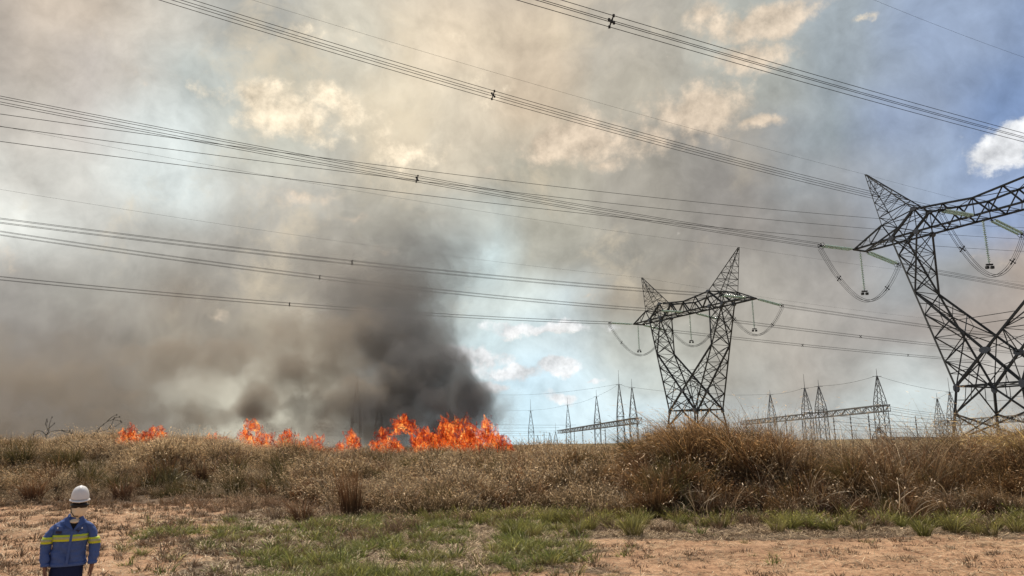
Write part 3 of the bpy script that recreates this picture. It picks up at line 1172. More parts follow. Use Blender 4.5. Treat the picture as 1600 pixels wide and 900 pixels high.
def grass_mat(name, base, tip, var=.5, trans=.35, alt=None, altscale=.35):
    m, t, o = newmat(name)
    info = t.node('ShaderNodeObjectInfo')
    tipa = t.node('ShaderNodeAttribute', attribute_name='tip').outputs['Fac']
    rb = t.node('ShaderNodeAttribute', attribute_name='shade').outputs['Fac']
    pos = t.node('ShaderNodeNewGeometry').outputs['Position']
    b0 = base
    if alt:
        n = t.noise(info.outputs['Location'], altscale, 4, .6)
        b0 = t.mix(t.step(t.m('ADD', n, t.m('MULTIPLY', t.m('SUBTRACT', info.outputs['Random'], .5), .25)), .42, .58), base, alt)
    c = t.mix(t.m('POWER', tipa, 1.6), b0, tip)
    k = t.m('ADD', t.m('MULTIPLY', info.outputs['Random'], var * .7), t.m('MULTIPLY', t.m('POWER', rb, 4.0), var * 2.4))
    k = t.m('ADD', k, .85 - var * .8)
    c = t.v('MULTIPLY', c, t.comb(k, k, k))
    d = t.node('ShaderNodeBsdfDiffuse')
    tr = t.node('ShaderNodeBsdfTranslucent')
    t.l.new(c, d.inputs[0])
    t.l.new(c, tr.inputs[0])
    gl = t.node('ShaderNodeBsdfGlossy')
    gl.inputs['Roughness'].default_value = .45
    gl.inputs['Color'].default_value = (.9, .85, .75, 1)
    mx = t.node('ShaderNodeMixShader')
    mx.inputs[0].default_value = trans
    t.l.new(d.outputs[0], mx.inputs[1])
    t.l.new(tr.outputs[0], mx.inputs[2])
    mx2 = t.node('ShaderNodeMixShader')
    mx2.inputs[0].default_value = .045
    t.l.new(mx.outputs[0], mx2.inputs[1])
    t.l.new(gl.outputs[0], mx2.inputs[2])
    t.l.new(mx2.outputs[0], o.inputs[0])
    return m


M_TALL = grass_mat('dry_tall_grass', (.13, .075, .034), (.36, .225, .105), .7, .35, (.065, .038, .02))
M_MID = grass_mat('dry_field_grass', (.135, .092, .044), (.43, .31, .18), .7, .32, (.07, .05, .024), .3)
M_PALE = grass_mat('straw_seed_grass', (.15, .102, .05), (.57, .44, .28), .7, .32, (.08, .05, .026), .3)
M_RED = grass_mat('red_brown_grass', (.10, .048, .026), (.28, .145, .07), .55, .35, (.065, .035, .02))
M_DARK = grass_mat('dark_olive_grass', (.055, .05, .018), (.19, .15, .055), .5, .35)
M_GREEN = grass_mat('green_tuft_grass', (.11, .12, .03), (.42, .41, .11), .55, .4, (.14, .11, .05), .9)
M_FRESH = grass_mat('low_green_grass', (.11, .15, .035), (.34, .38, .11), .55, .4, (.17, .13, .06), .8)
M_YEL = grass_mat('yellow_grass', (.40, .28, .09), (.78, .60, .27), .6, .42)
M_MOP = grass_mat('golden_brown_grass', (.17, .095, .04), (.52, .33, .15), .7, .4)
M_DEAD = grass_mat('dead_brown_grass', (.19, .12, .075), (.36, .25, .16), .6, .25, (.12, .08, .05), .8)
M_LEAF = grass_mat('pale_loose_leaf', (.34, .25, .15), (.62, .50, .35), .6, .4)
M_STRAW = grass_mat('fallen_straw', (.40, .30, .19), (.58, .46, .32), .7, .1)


def tuft_mesh(name, mat, n, h0, h1, spread, lean, wd, droop, seg=4, seeds=0.0, seed=1, wind=-.15, base_r=.08, shag=0.0):
    rs = np.random.RandomState(seed)
    V, Fq, tip, shade = [], [], [], []
    for i in range(n):
        h = h0 + (h1 - h0) * rs.rand()
        a = rs.rand() * 2 * PI
        r0 = base_r * math.sqrt(rs.rand())
        bx, by = r0 * math.cos(a), r0 * math.sin(a)
        a2 = a + (rs.rand() - .5) * 1.6
        out_ = spread * (.25 + .75 * rs.rand())
        dx, dy = math.cos(a2) * out_ + wind * h, math.sin(a2) * out_
        dr = droop * (.3 + rs.rand() * 1.1)
        w_ = wd * (.6 + .8 * rs.rand())
        fa = rs.rand() * PI
        wx, wy = math.cos(fa) * w_ / 2, math.sin(fa) * w_ / 2
        sh = rs.rand()
        z0 = shag * h1 * rs.rand() ** 1.5
        k0 = len(V)
        for k in range(seg + 1):
            t_ = k / seg
            q = t_ * t_
            x = bx + dx * (t_ * .45 + q * .75)
            y = by + dy * (t_ * .45 + q * .75)
            z = z0 + h * (t_ - dr * q * .55)
            f = (1 - t_ ** 2.2) * .9 + .1
            V.append((x - wx * f, y - wy * f, z))
            V.append((x + wx * f, y + wy * f, z))
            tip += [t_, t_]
            shade += [sh, sh]
            if k:
                b_ = k0 + 2 * k
                Fq.append((b_ - 2, b_ - 1, b_ + 1, b_))
        if rs.rand() < seeds:
            k0 = len(V)
            sx, sy = dx * .16, dy * .16
            L_ = .10 + .10 * rs.rand()
            ww = wd * 1.5
            for (u, v_) in ((0, 0), (.35, 1), (.35, -1), (1, 0)):
                V.append((x + sx * u * 1.5 + wx / w_ * ww * v_, y + sy * u * 1.5 + wy / w_ * ww * v_, z + L_ * (u * .6 - u * u * .9 * dr)))
                tip.append(1.25)
                shade.append(.75 + .25 * sh)
            Fq.append((k0, k0 + 2, k0 + 3, k0 + 1))
    me = bpy.data.meshes.new(name)
    me.from_pydata(V, [], Fq)
    for nm, arr in (('tip', tip), ('shade', shade)):
        at_ = me.attributes.new(nm, 'FLOAT', 'POINT')
        at_.data.foreach_set('value', np.array(arr, np.float32))
    me.materials.append(mat)
    return me


def proto_collection(name, meshes):
    c = bpy.data.collections.new(name)
    for i, me in enumerate(meshes):
        o = bpy.data.objects.new(f'{name}_{chr(97 + i)}', me)
        c.objects.link(o)
    return c


def scatter(name, protos, P, scale, tilt, label, seed=1, sz=None, kinds=None):
    """one ground-cover object: tufts set on its points by geometry nodes"""
    rs = np.random.RandomState(seed)
    n = len(P)
    me = bpy.data.meshes.new(name)
    me.vertices.add(n)
    me.vertices.foreach_set('co', P.astype(np.float32).ravel())
    rot = np.stack([(rs.rand(n) - .5) * tilt, (rs.rand(n) - .5) * tilt, rs.rand(n) * 6.283 if tilt < 2 else rs.rand(n) * 6.283], -1)
    # keep the lean of the wind: only partly turned round
    rot[:, 2] = (rs.rand(n) - .5) * 4.4 + np.where(rs.rand(n) < .2, 3.1, 0)
    sc3 = np.stack([scale, scale, scale * (sz if sz is not None else 1)], -1)
    for nm, typ, arr in (('rot', 'FLOAT_VECTOR', rot), ('scl', 'FLOAT_VECTOR', sc3)):
        a = me.attributes.new(nm, typ, 'POINT')
        a.data.foreach_set('vector', arr.astype(np.float32).ravel())
    a = me.attributes.new('idx', 'INT', 'POINT')
    if kinds is None:
        kk = rs.randint(0, 1000, n)
    else:        # each patch of ground favours one kind of tuft
        f_ = fbm(P[:, 0] + 7 * seed, P[:, 1], 2.4, 3) + (rs.rand(n) - .5) * .28
        f_ = np.argsort(np.argsort(f_)) / n
        kk = np.array(kinds)[np.minimum((f_ * len(kinds)).astype(int), len(kinds) - 1)]
    a.data.foreach_set('value', kk.astype(np.int32))
    o = bpy.data.objects.new(name, me)
    col.objects.link(o)
    ng = bpy.data.node_groups.new(name + '_nodes', 'GeometryNodeTree')
    ng.interface.new_socket('Geometry', in_out='INPUT', socket_type='NodeSocketGeometry')
    ng.interface.new_socket('Geometry', in_out='OUTPUT', socket_type='NodeSocketGeometry')
    N = ng.nodes
    gi, go = N.new('NodeGroupInput'), N.new('NodeGroupOutput')
    ci = N.new('GeometryNodeCollectionInfo')
    ci.inputs['Collection'].default_value = protos
    ci.inputs['Separate Children'].default_value = True
    ci.inputs['Reset Children'].default_value = True
    iop = N.new('GeometryNodeInstanceOnPoints')
    iop.inputs['Pick Instance'].default_value = True
    L_ = ng.links

    def attr(nm, dt):
        x = N.new('GeometryNodeInputNamedAttribute')
        x.data_type = dt
        x.inputs[0].default_value = nm
        return x.outputs[0]
    L_.new(gi.outputs[0], iop.inputs['Points'])
    L_.new(ci.outputs[0], iop.inputs['Instance'])
    L_.new(attr('idx', 'INT'), iop.inputs['Instance Index'])
    er = N.new('FunctionNodeEulerToRotation')
    L_.new(attr('rot', 'FLOAT_VECTOR'), er.inputs[0])
    L_.new(er.outputs[0], iop.inputs['Rotation'])
    L_.new(attr('scl', 'FLOAT_VECTOR'), iop.inputs['Scale'])
    L_.new(iop.outputs[0], go.inputs[0])
    md = o.modifiers.new('scatter', 'NODES')
    md.node_group = ng
    tag(o, label, kind='stuff')
    return o


def samples(n, smin, smax, ymin, ymax, seed, keep=None):
    """points spread evenly over the ground of a wedge seen from the site"""
    rs = np.random.RandomState(seed)
    y = np.sqrt(rs.rand(n) * (ymax ** 2 - ymin ** 2) + ymin ** 2)
    s = smin + rs.rand(n) * (smax - smin)
    x = s * y
    k = np.ones(n, bool)
    if keep is not None:
        k = rs.rand(n) < keep(x, y, x / y)
    x, y = x[k], y[k]
    return np.stack([x, y, height(x, y) - .02], -1)


FIRE_SPOTS = []      # filled here so the grass leaves room for the flames
FIRES = [ # px0, px1, base py, top py, Y, label, density, dim
 (190, 214, 690, 662, 54, 'leftmost narrow flame at the left end of the fire line', 1, 0),
 (208, 238, 690, 673, 54, 'small low flame between the narrow leftmost one and a wider one', 1, 0),
 (232, 264, 690, 666, 54, 'wider small flame closing the left group of three', 1, 0),
 (322, 362, 690, 673, 55, 'faint low flame alone on the ridge between the left and middle groups', .5, .3),
 (382, 410, 700, 652, 58, 'dull red tall flame half hidden in brown smoke', .7, .55),
 (398, 474, 704, 668, 55, 'broad orange flame sloping up to the right, first of the middle group', 1.1, 0),
 (460, 514, 706, 677, 55, 'low ragged orange flame between two rounder fires', .9, .1),
 (520, 574, 708, 671, 54, 'round orange fire below the two smoke-veiled masts, left one', 1.1, 0),
 (572, 634, 710, 671, 53, 'wide orange fire just right of the smoke-veiled masts', 1.1, 0),
 (614, 650, 678, 647, 53, 'loose ball of flame floating above the fire line', .8, .1),
 (638, 716, 716, 664, 49, 'bright yellow-orange fire under the black smoke column', 1.3, -.15),
 (684, 748, 720, 640, 53, 'dark red fire climbing into the black smoke', .8, .35),
 (722, 804, 724, 652, 47, 'largest orange fire at the right end of the fire line', 1.2, 0)]
for f in FIRES:
    p0, p1 = at(f[0], f[2], f[4]), at(f[1], f[2], f[4])
    FIRE_SPOTS.append((p0.x, p1.x, f[4]))


def fire_clear(x, y):
    k = np.ones_like(x)
    for (x0, x1, fy) in FIRE_SPOTS:
        k = np.where((x > x0 - .5) & (x < x1 + .5) & (np.abs(y - fy) < 1.2), 0, k)
    return k


# proto tufts
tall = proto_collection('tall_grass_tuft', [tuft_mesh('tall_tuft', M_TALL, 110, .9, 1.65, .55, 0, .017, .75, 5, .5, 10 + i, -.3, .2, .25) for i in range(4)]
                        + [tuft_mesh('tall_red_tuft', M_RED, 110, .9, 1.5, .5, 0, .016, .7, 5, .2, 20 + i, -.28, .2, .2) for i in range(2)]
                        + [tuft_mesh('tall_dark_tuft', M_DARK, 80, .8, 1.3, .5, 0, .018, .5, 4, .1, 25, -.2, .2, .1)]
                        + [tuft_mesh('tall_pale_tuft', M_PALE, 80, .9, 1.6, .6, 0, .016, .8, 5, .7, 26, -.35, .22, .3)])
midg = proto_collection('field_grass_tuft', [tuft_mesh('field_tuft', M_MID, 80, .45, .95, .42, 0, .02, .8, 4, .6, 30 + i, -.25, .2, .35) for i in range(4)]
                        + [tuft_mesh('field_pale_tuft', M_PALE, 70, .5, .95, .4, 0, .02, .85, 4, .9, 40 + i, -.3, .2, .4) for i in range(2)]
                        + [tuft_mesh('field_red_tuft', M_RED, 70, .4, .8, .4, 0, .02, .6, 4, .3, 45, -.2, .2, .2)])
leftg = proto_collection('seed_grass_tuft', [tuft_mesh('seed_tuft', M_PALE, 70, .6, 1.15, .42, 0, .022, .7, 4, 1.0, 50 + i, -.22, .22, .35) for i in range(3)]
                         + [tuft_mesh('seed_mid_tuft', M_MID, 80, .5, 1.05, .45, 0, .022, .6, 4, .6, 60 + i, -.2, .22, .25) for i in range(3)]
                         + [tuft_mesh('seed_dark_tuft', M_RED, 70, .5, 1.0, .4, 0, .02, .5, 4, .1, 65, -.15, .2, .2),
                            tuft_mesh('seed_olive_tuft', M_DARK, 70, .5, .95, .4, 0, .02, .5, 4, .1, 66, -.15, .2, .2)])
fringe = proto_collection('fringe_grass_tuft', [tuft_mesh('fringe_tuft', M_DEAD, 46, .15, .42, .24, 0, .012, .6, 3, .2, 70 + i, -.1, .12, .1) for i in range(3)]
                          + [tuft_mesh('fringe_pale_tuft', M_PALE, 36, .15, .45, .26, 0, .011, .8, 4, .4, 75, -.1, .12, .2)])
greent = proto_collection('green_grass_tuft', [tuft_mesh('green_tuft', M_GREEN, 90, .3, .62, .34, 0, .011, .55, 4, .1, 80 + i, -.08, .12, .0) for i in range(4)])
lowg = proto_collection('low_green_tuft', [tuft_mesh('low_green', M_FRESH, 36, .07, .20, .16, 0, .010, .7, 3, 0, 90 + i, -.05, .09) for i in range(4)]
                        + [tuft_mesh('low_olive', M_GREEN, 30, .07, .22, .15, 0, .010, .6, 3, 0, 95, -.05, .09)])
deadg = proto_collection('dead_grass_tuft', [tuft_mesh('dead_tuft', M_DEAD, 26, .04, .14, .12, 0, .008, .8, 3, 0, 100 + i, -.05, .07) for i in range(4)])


def straw_mesh(seed):
    rs = np.random.RandomState(seed)
    V, F, tip, sh = [], [], [], []
    for i in range(34):
        x, y = (rs.rand(2) - .5) * .55
        a = rs.rand() * 6.28
        L_ = .05 + .16 * rs.rand()
        dx, dy = math.cos(a) * L_, math.sin(a) * L_
        nx, ny = -dy / L_ * .004, dx / L_ * .004
        z0, z1 = .008 + rs.rand() * .02, .008 + rs.rand() * .05
        k = len(V)
        V += [(x - nx, y - ny, z0), (x + nx, y + ny, z0), (x + dx + nx, y + dy + ny, z1), (x + dx - nx, y + dy - ny, z1)]
        F.append((k, k + 1, k + 2, k + 3))
        tip += [rs.rand()] * 4
        sh += [rs.rand()] * 4
    me = bpy.data.meshes.new('straw_litter')
    me.from_pydata(V, [], F)
    for nm, arr in (('tip', tip), ('shade', sh)):
        a_ = me.attributes.new(nm, 'FLOAT', 'POINT')
        a_.data.foreach_set('value', np.array(arr, np.float32))
    me.materials.append(M_STRAW)
    return me


straw = proto_collection('straw_litter', [straw_mesh(i) for i in range(4)])
clod_mat = pbr('soil_clod', (.36, .22, .14), .95, 0, 9, .45, .3, .1, 'Object')


def clod_mesh(seed):
    bm = bmesh.new()
    bmesh.ops.create_icosphere(bm, subdivisions=1, radius=.5)
    r_ = random.Random(seed)
    for v in bm.verts:
        v.co *= .7 + .6 * r_.random()
        v.co.z *= .6
    me = bpy.data.meshes.new('soil_clod')
    bm.to_mesh(me)
    bm.free()
    me.materials.append(clod_mat)
    return me


clods = proto_collection('soil_clod', [clod_mesh(i) for i in range(4)])

rs = np.random.RandomState(11)
# right: the tall tangled bank
def k_tall(x, y, s):
    f = foot(x)
    band = sstep((y - f) / .8) * sstep((f + 15 - y) / 4)
    side = sstep((s - .085) / .05)
    return band * side
P = samples(11000, .03, .85, 20, 40, 1, lambda x, y, s: k_tall(x, y, s) * np.where(fbm(x, y + 50, 1.5, 3) > .47, 1, .16))
d_ = P[:, 1] - foot(P[:, 0])
s_ = P[:, 0] / P[:, 1]
sc_ = interp(d_, [0, 1.2, 3.5, 15], [.5, .68, .95, .9]) * interp(s_, [.08, .14, .2, .33, .42, .56, .62, .8], [.55, .8, 1.0, 1.0, .84, .8, .9, .95]) * (.55 + .5 * rs.rand(len(P)) + .9 * (fbm(P[:, 0], P[:, 1], 1.7, 3) - .4))
scatter('tall_grass', tall, P, sc_, 1.0, 'tangled tall brown grass covering the bank on the right', 2, None, [6, 4, 0, 1, 5, 2, 7, 3, 6, 0])
# thin stalks blown to the left on the crest
stalks = proto_collection('grass_stalk', [tuft_mesh('stalk', M_PALE, 9, 1.6, 2.4, .5, 0, .010, .55, 6, .9, 120 + i, -.42, .25) for i in range(3)]
                          + [tuft_mesh('stalk_red', M_RED, 10, 1.5, 2.3, .5, 0, .011, .5, 6, .6, 125, -.42, .25)])
P = samples(900, .2, .75, 22, 30, 5, lambda x, y, s: sstep((y - foot(x) - 1.5) / 2) * np.where((s > .30) & (s < .60), .85, .22))
scatter('seeding_grass', stalks, P, 1.05 + .4 * rs.rand(len(P)), .3, 'thin seeding stalks blown left along the top of the right bank', 3)
# middle field
def k_mid(x, y, s):
    f = foot(x)
    return sstep((y - f) / 1.0) * sstep((.15 - s) / .05) * sstep((s + .30) / .05) * fire_clear(x, y) * np.where(y > 45, .6, 1)
P = samples(10000, -.36, .2, 22, 62, 6, k_mid)
d_ = P[:, 1] - foot(P[:, 0])
sc_ = interp(d_, [0, 1.5, 4, 30], [.5, .8, .95, .95]) * (.7 + .55 * rs.rand(len(P)))
sc_ *= .45 + 1.5 * (fbm(P[:, 0] + 9, P[:, 1], 1.9, 3) - .1)
scatter('field_grass', midg, P, sc_, .6, 'matted dry straw-coloured grass of the middle field in front of the fire', 4, None, [6, 0, 1, 4, 2, 3, 5, 6, 0])
# left field
def k_left(x, y, s):
    f = foot(x)
    return sstep((y - f) / .8) * sstep((-.24 - s) / .06) * fire_clear(x, y)
P = samples(9500, -.85, -.2, 33, 62, 7, k_left)
d_ = P[:, 1] - foot(P[:, 0])
patch = fbm(P[:, 0], P[:, 1], 5, 3)
sc_ = interp(d_, [0, 1.5, 5, 30], [.7, 1.0, 1.05, 1.0]) * (.5 + .55 * rs.rand(len(P)) + (patch - .5) * 2.4 + (fbm(P[:, 0] + 70, P[:, 1], 1.8, 3) - .5) * 1.6)
scatter('seeded_grass', leftg, P, sc_, .5, 'pale seed-headed dry grass of the left field', 5, None, [7, 6, 3, 0, 1, 4, 2, 5, 6, 0])
leaves = proto_collection('loose_leaf', [tuft_mesh('loose_leaves', M_LEAF, 14, .35, .85, .5, 0, .022, .9, 5, .6, 140 + i, -.3, .3, .5) for i in range(4)])
P = samples(5200, .02, .85, 20, 40, 31, lambda x, y, s: k_tall(x, y, s) * np.where(fbm(x + 60, y, 1.0, 3) > .5, .8, .15))
scatter('loose_pale_leaves', leaves, P, .6 + .55 * rs.rand(len(P)), .9, 'pale loose leaves tangled through the right bank', 32)
P = samples(15000, -.85, .18, 24, 62, 33, lambda x, y, s: sstep((y - foot(x)) / 1.0) * fire_clear(x, y) * np.where(fbm(x + 60, y, 1.6, 3) > .5, .7, .12))
scatter('loose_pale_leaves', leaves, P, .45 + .5 * rs.rand(len(P)), .9, 'pale loose leaves and seed heads scattered through the left and middle fields', 34)
# behind the crest
P = samples(5000, -.85, .85, 60, 120, 8, lambda x, y, s: sstep((y - 58) / 4))
scatter('far_grass', midg, P, .9 + .5 * rs.rand(len(P)), .3, 'rough grass beyond the crest', 6)
# fringe
P = samples(14000, -.85, .85, 15, 42, 9, lambda x, y, s: np.exp(-((y - foot(x) + .9) / np.where(s < -.12, 3.0, 1.1)) ** 2) * np.where(fbm(x, y, 1.4, 3) > .5, 1., .15) * np.where(s > .05, .55, 1))
scatter('fringe_grass', fringe, P, .6 + .7 * rs.rand(len(P)), .5, 'short dead grass along the foot of the bank', 7)
# green strip at the foot of the right bank
P = samples(4200, -.22, .85, 16, 25, 10, lambda x, y, s: np.exp(-((y - foot(x) + 1.0 + .4 * np.sin(x)) / .85) ** 2) * np.where(fbm(x + 5, y, 1.1, 3) > .52, 1., .12) * sstep((s + .2) / .2) * .8)
scatter('green_grass', greent, P, .5 + .6 * rs.rand(len(P)), .4, 'strip of grey-green grass tufts at the foot of the right bank', 8)
# low green patches
P = samples(34000, -.5, .45, 11.5, 24, 12, lambda x, y, s: np.where(fbm(x + 17, y * 1.3, 1.3, 5) + (fbm(x, y, .35, 2) - .5) * .8 > .545 + .32 * sstep((s - .02) / .1) + .25 * sstep((-.31 - s) / .1), .42, .012) * np.exp(-((s + .13) / .3) ** 2 * .5) * np.where(s > .1, .25, 1))
scatter('low_green_grass', lowg, P, .6 + 1.3 * rs.rand(len(P)) ** 1.5, .5, 'patchy low green grass in the middle foreground', 9)
P = samples(30000, -.85, .85, 11, 34, 13, lambda x, y, s: np.where(fbm(x + 3, y, 1.1, 4) > .5, .95, .25) * np.where(y > 20, .6, 1) * np.where(y > foot(x), 0, 1) * (1 - .45 * track_mask(x, y) * (s > 0)))
scatter('dead_grass', deadg, P, .5 + (1.0 + .9 * (P[:, 0] < -3)) * rs.rand(len(P)) ** 2, .6, 'tiny dead tufts on the bare soil', 10)
P = samples(15000, -.85, .85, 11, 30, 14, lambda x, y, s: (1 - .8 * track_mask(x, y)) * np.where(y > foot(x), 0, 1))
scatter('straw_litter', straw, P, .7 + .8 * rs.rand(len(P)), .1, 'dry straw lying on the soil', 11)
P = samples(16000, -.85, .85, 10.5, 24, 15, lambda x, y, s: np.where(fbm(x + 3, y, .8, 3) > .5, 1., .25))
scatter('soil_clods', clods, P, .015 + .055 * rs.rand(len(P)) ** 3, .4, 'small clods and pebbles on the reddish soil', 12)

bushes = proto_collection('dark_bush_tuft', [tuft_mesh('dark_bush', M_DARK, 150, .6, 1.2, .6, 0, .018, .8, 5, .3, 150 + i, -.15, .35, .3) for i in range(2)]
                          + [tuft_mesh('red_bush', M_RED, 150, .6, 1.2, .55, 0, .017, .7, 5, .2, 155 + i, -.2, .3, .3) for i in range(2)]
                          + [tuft_mesh('gold_bush', M_TALL, 170, .7, 1.3, .65, 0, .017, .9, 5, .5, 158, -.25, .35, .3)])
P = samples(2200, -.85, .85, 24, 60, 41, lambda x, y, s: sstep((y - foot(x) - .6) / 1.0) * fire_clear(x, y) * np.where(fbm(x + 20, y + 9, 3.2, 3) > .5, .8, .10))
scatter('grass_bushes', bushes, P, (.6 + .8 * rs.rand(len(P)) ** 1.5) * np.where(P[:, 0] / P[:, 1] < -.2, 1.15, .95), .4, 'darker bushy grass standing in drifts through the field', 42)
# single clumps one can point to
CL = { # kind: mesh
 'green': tuft_mesh('spiky_green', M_GREEN, 150, .35, .62, .42, 0, .011, .35, 4, 0, 201, -.03, .16),
 'fresh': tuft_mesh('bright_green', M_FRESH, 120, .3, .5, .36, 0, .011, .5, 4, 0, 202, -.03, .16),
 'tallred': tuft_mesh('upright_red', M_RED, 200, 1.2, 1.8, .28, 0, .014, .25, 5, 0, 203, -.08, .28),
 'darkred': tuft_mesh('dark_red', M_RED, 190, .6, 1.0, .5, 0, .014, .7, 5, .1, 204, -.1, .25, .2),
 'olive': tuft_mesh('round_olive', M_DARK, 220, .8, 1.25, .6, 0, .02, .6, 5, .15, 205, -.1, .3, .25),
 'mop': tuft_mesh('mop_brown', M_MOP, 330, 1.1, 1.75, .85, 0, .016, .95, 6, .5, 206, -.35, .4, .35),
 'mopdark': tuft_mesh('mop_olive', M_DARK, 260, .9, 1.5, .7, 0, .017, .9, 6, .3, 207, -.25, .35, .3),
 'yellow': tuft_mesh('mop_yellow', M_YEL, 320, .8, 1.4, .9, 0, .017, .9, 6, .5, 208, -.3, .4, .35),
 'straw': tuft_mesh('bent_straw', M_PALE, 60, .3, .8, .55, 0, .014, .9, 5, .2, 209, .1, .2)}
CLUMPS = [ # kind, px, py(base), scale, extra y, label
 ('green', 990, 838, 1.15, 'widest spiky green tuft at the edge of the bare soil below the brown mounds'),
 ('green', 800, 840, 1.0, 'spiky green tuft left of its smaller twin in the middle of the strip'),
 ('green', 832, 840, .85, 'smaller spiky green tuft close beside the one on its left'),
 ('fresh', 655, 898, .8, 'dark green tuft cut by the bottom edge of the photo'),
 ('fresh', 1055, 808, .95, 'yellowish green tuft right under the brown slope, above the widest spiky tuft'),
 ('fresh', 1280, 828, 1.0, 'bright yellow-green tuft by the soil right of centre'),
 ('green', 900, 836, .9, 'grey-green tuft between the twin tufts and the widest spiky one'),
 ('green', 1445, 838, .8, 'olive tuft near the soil toward the right edge'),
 ('fresh', 618, 846, .65, 'small fresh green tuft on the litter left of the strip'),
 ('fresh', 220, 868, .55, 'little green tuft on the soil beside the worker'),
 ('green', 675, 818, .9, 'dark green tuft against the foot of the field, left end of the strip'),
 ('green', 1215, 832, .85, 'thin green tuft left of the bright yellow-green one'),
 ('green', 1590, 832, .8, 'green tuft at the very right edge of the photo'),
 ('tallred', 548, 812, 1.05, 'tall upright narrow red-brown clump standing alone at the field edge'),
 ('darkred', 472, 818, .95, 'low dark clump with bent white straws left of the tall upright one'),
 ('straw', 482, 820, .6, 'bent pale straws at the foot of the low dark clump'),
 ('darkred', 775, 800, 1.1, 'dark rounded red-brown clump at the field edge in the centre'),
 ('tallred', 808, 770, 1.0, 'upright reddish clump behind the dark rounded one, below the far mast'),
 ('olive', 268, 726, 1.1, 'dark olive clump in the left field right of the dark hollow'),
 ('olive', 372, 724, .9, 'smaller olive clump in the left field farther right'),
 ('darkred', 50, 786, 1.5, 'dark clump with pale fringe at the left edge of the path'),
 ('darkred', 190, 782, 1.25, 'brown clump behind the worker on the right'),
 ('olive', 105, 742, 1.5, 'large dark clump in the shaded hollow of the left field'),
 ('olive', 30, 738, 1.5, 'large dark clump near the left edge of the photo'),
 ('mopdark', 1000, 738, 1.3, 'rounded olive mop of grass at the left shoulder of the mound'),
 ('mop', 1075, 742, 1.3, 'shaggy golden-brown mop of grass crowning the mound below the distant pylon'),
 ('mop', 1132, 742, 1.22, 'second shaggy brown mop just right of the crowning one'),
 ('mop', 1165, 752, .95, 'leaning brown mop falling away on the right side of the mound'),
 ('mopdark', 915, 742, .75, 'low olive mop left of the mound'),
 ('mop', 870, 738, .5, 'small golden mop on the low ground right of the big fire'),
 ('yellow', 1530, 735, 1.15, 'sunlit yellow mop of grass below the near pylon, left one'),
 ('yellow', 1575, 732, 1.2, 'sunlit yellow mop of grass below the near pylon, middle one'),
 ('yellow', 1615, 735, 1.2, 'sunlit yellow mop of grass cut by the right edge of the photo'),
 ('mop', 1390, 765, .9, 'brown arching clump halfway up the right bank'),
 ('mopdark', 1330, 770, .85, 'dark green-brown clump in the shade of the right bank'),
 ('olive', 1450, 775, .8, 'olive clump low on the right bank'),
 ('mop', 1225, 752, .8, 'small brown mop on the slope falling right from the mound'),
 ('mop', 945, 745, .7, 'small golden mop on the left foot of the mound'),
 ('mopdark', 1490, 748, .95, 'dark mop between the stalks and the sunlit yellow mops'),
 ('darkred', 1270, 785, 1.2, 'dark red-brown tangle low on the right bank below the sloping gantry'),
 ('darkred', 1110, 790, 1.1, 'dark tangle at the shaded base of the mound'),
 ('olive', 640, 745, .9, 'olive clump in the field below the middle flames'),
 ('darkred', 720, 742, 1.0, 'brown clump in the field below the largest fire'),
 ('tallred', 1380, 760, .9, 'upright red clump on the right bank below the stacked cables'),
]
for (kind, px, py, sc_k, lab) in CLUMPS:
    p = ground_at(px, py)
    o = bpy.data.objects.new('grass_clump', CL[kind])
    o.location = (p.x, p.y, p.z - .03)
    o.rotation_euler = (0, 0, rnd.uniform(-.7, .7))
    o.scale = (sc_k, sc_k, sc_k)
    col.objects.link(o)
    tag(o, lab, 'grass clump', 'single grass clumps standing out from the field')

# bare weeds against the smoke
weed_mat = pbr('dead_weed', (.05, .045, .035), .9, 0, 6, .2)


def weed(px, py, Yd, branches, label):
    kw = Yd / F_PX * .8
    p = at(px, py, Yd)
    p.z = gz(p.x, p.y)
    mb = MB()
    base_z = at(px, py, Yd).z - p.z
    for pts in branches:
        mb.tube([Vector((a * kw, (k * .03), base_z + b_ * kw)) for k, (a, b_) in enumerate(pts)], [.03] + [.019] * (len(pts) - 2) + [.01], 4)
        a, b_ = pts[-1]
        mb.box((a * kw, .03 * len(pts), base_z + b_ * kw), (.05, .03, .12))
    mb.tube([(0, 0, -.1), (0, 0, base_z)], [.035, .028], 5)
    o = mb.build('dead_weed', weed_mat)
    o.location = p
    tag(o, label, 'weed', 'bare dark weeds sticking up from the left field')


weed(72, 680, 56, [[(0, 0), (4, 8), (3, 20), (6, 34)], [(0, 0), (-8, 7), (-16, 9), (-24, 8), (-27, 2)], [(0, 0), (6, 6), (15, 8), (28, 9), (42, 7)],
                   [(3, 8), (-1, 16), (-2, 26)], [(3, 12), (9, 18), (12, 22)], [(28, 9), (38, 5), (48, 3)], [(-2, 18), (-4, 22), (-3, 30)]],
     'bare weed with one upright stem and two drooping arms above the left field')
weed(146, 680, 56, [[(0, 0), (10, 6), (25, 10), (40, 16), (50, 24)], [(5, 4), (12, 16), (24, 26), (34, 29), (48, 26)], [(24, 26), (32, 34), (40, 38)], [(28, 12), (33, 20), (36, 32)],
                    [(0, 0), (6, 10), (16, 20)], [(34, 29), (40, 33), (46, 34)]],
     'bare leaning weed arching right above the left field, just left of the first flame')

# ------------------------------------------------------------------ the worker
PX0, PY0 = -4.545, 8.0
pg = gz(PX0, PY0)
worker = empty('person', (PX0, PY0, pg), R(27))
worker.scale = (.82, .92, 1)
tag(worker, 'worker in blue jacket with yellow bands, white hard hat, dark goggles and cream face cover', 'person')
z_off = -pg


def cloth(name, c, rough=.85, ns=30, na=.12, bump=.15):
    return pbr(name, c, rough, 0, ns, na, bump, .2)


